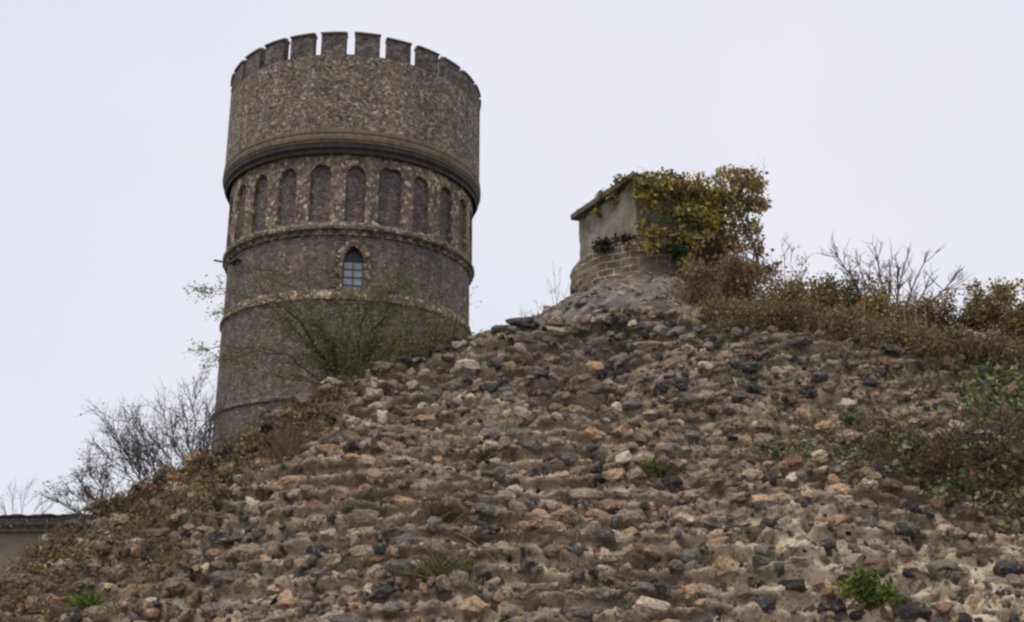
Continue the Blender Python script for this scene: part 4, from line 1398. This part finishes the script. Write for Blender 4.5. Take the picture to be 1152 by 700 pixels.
# curved dead stem crossing the stones near the green tuft
p0, _, _ = find(505, 600); p1, _, _ = find(572, 656)
s = np.linspace(0, 1, 10)[:, None]
pp = p0 + (p1 - p0) * s + np.array([0, -.09, .10]) * (0.25 + 4 * s * (1 - s) * .6)
plant('dead_twig', 'long curved dead twig lying over the stones right of the grass tuft', 'twig', pp[0], [([(pp, np.linspace(.005, .003, 10))], [])], 0, 0, RED, bark=(0.24, 0.18, 0.12))

# --- uncountable cover: weeds, moss and litter on the face
def cover(name, label, zones, pal, lsize, aspect=.6, stems=0, upw=0., bark=(0.12, 0.08, 0.055)):
    pts = np.concatenate([face_patch(*z) for z in zones])
    V, Fc, C = leaves(pts, lsize, pick(pal, len(pts)), aspect, -upw)
    o = mesh_np(name, V, Fc, 3, M['leaf'], None, col=C)
    return tag(o, label, None, None, 'stuff')


zones = []
for k in range(420):
    px = rng.uniform(0, 1150); py = rng.uniform(380, 700)
    zones.append((px, py, rng.uniform(6, 22), rng.uniform(3, 7), int(rng.uniform(10, 40)), .02))
for q_ in ((500, 655), (972, 685), (738, 535), (95, 690), (545, 520), (470, 590), (650, 455), (250, 650), (360, 560), (700, 640), (815, 640)):
    zones.append((q_[0], q_[1], 34, 14, 170, .03))
cover('moss_weeds', 'scattered olive moss and tiny weeds in the joints of the rubble wall', zones, GRN + [((0.16, 0.11, 0.06), 4)], .018)
zones = []
ridge2 = np.array([(q[0], q[1]) for q in ridge_px])
for k in range(190):
    px = rng.uniform(-10, 380)
    ry = np.interp(px, ridge2[:, 0], ridge2[:, 1])
    dd = abs(rng.normal(0, 26)) if px > 230 else abs(rng.normal(0, 45))
    zones.append((px, ry + dd + 4, rng.uniform(10, 26), rng.uniform(6, 14), int(rng.uniform(30, 75)), .09))
for k in range(330):
    px = rng.uniform(790, 1160); ry = np.interp(px, ridge2[:, 0], ridge2[:, 1])
    zones.append((px, ry + abs(rng.normal(0, 7)) + 2, rng.uniform(10, 24), rng.uniform(4, 8), int(rng.uniform(30, 70)), .22))
cover('undergrowth', 'low brown and green undergrowth covering the left shoulder and right ridge of the wall', zones, RED + RED + AUT + GRN, .03)
zones = []
for k in range(120):
    px = 1152 - 330 * rng.random() ** 1.5; py = rng.uniform(392, 520)
    zones.append((px, py, rng.uniform(8, 20), rng.uniform(5, 10), int(rng.uniform(15, 45)), .05))
cover('creeping_weeds', 'creeping olive weeds over the upper right of the wall face', zones, GRN + IVG[:1] + [((0.26, 0.18, 0.10), 6)], .030)
# ragged fringe of dead stalks along the ridge, left of the big shrub and under the tower
V_all, F_all, C_all, off = [], [], [], 0
pths = []
for k in range(1100):
    q_ = rng.random()
    px = rng.uniform(10, 420) if q_ < .6 else (rng.uniform(470, 600) if q_ < .7 else rng.uniform(770, 1150))
    ry = np.interp(px, ridge2[:, 0], ridge2[:, 1])
    p0, xx, tt = find(px, ry + abs(rng.normal(0, 22)) + 2)
    h = rng.uniform(.06, .26) * (1 if px < 420 or px > 770 else .55)
    o_, t_ = grow(p0, np.array([rng.normal(0, .35), -.1, 1]), h, .002, 1 if rng.random() < .4 else 0, .4, 4, .14, 0, (2, 3), .5)
    pths += o_
V, Fc = tubes(pths, 3)
cc = np.repeat(pick([((0.13, 0.09, 0.065), 5), ((0.18, 0.14, 0.09), 3), ((0.09, 0.07, 0.05), 3)], len(V) // 15 + 1), 15, 0)[:len(V)]
tag(mesh_np('dead_stalks', V, Fc, 4, M['bark'], None, col=cc, smooth=True), 'fine dead weed stalks bristling along the shoulders and crest of the wall', None, None, 'stuff')

for o in COL.objects:
    k = o.name.split('.')[0]
    if o.parent is None and k in GROUPS: o['group'] = GROUPS[k]
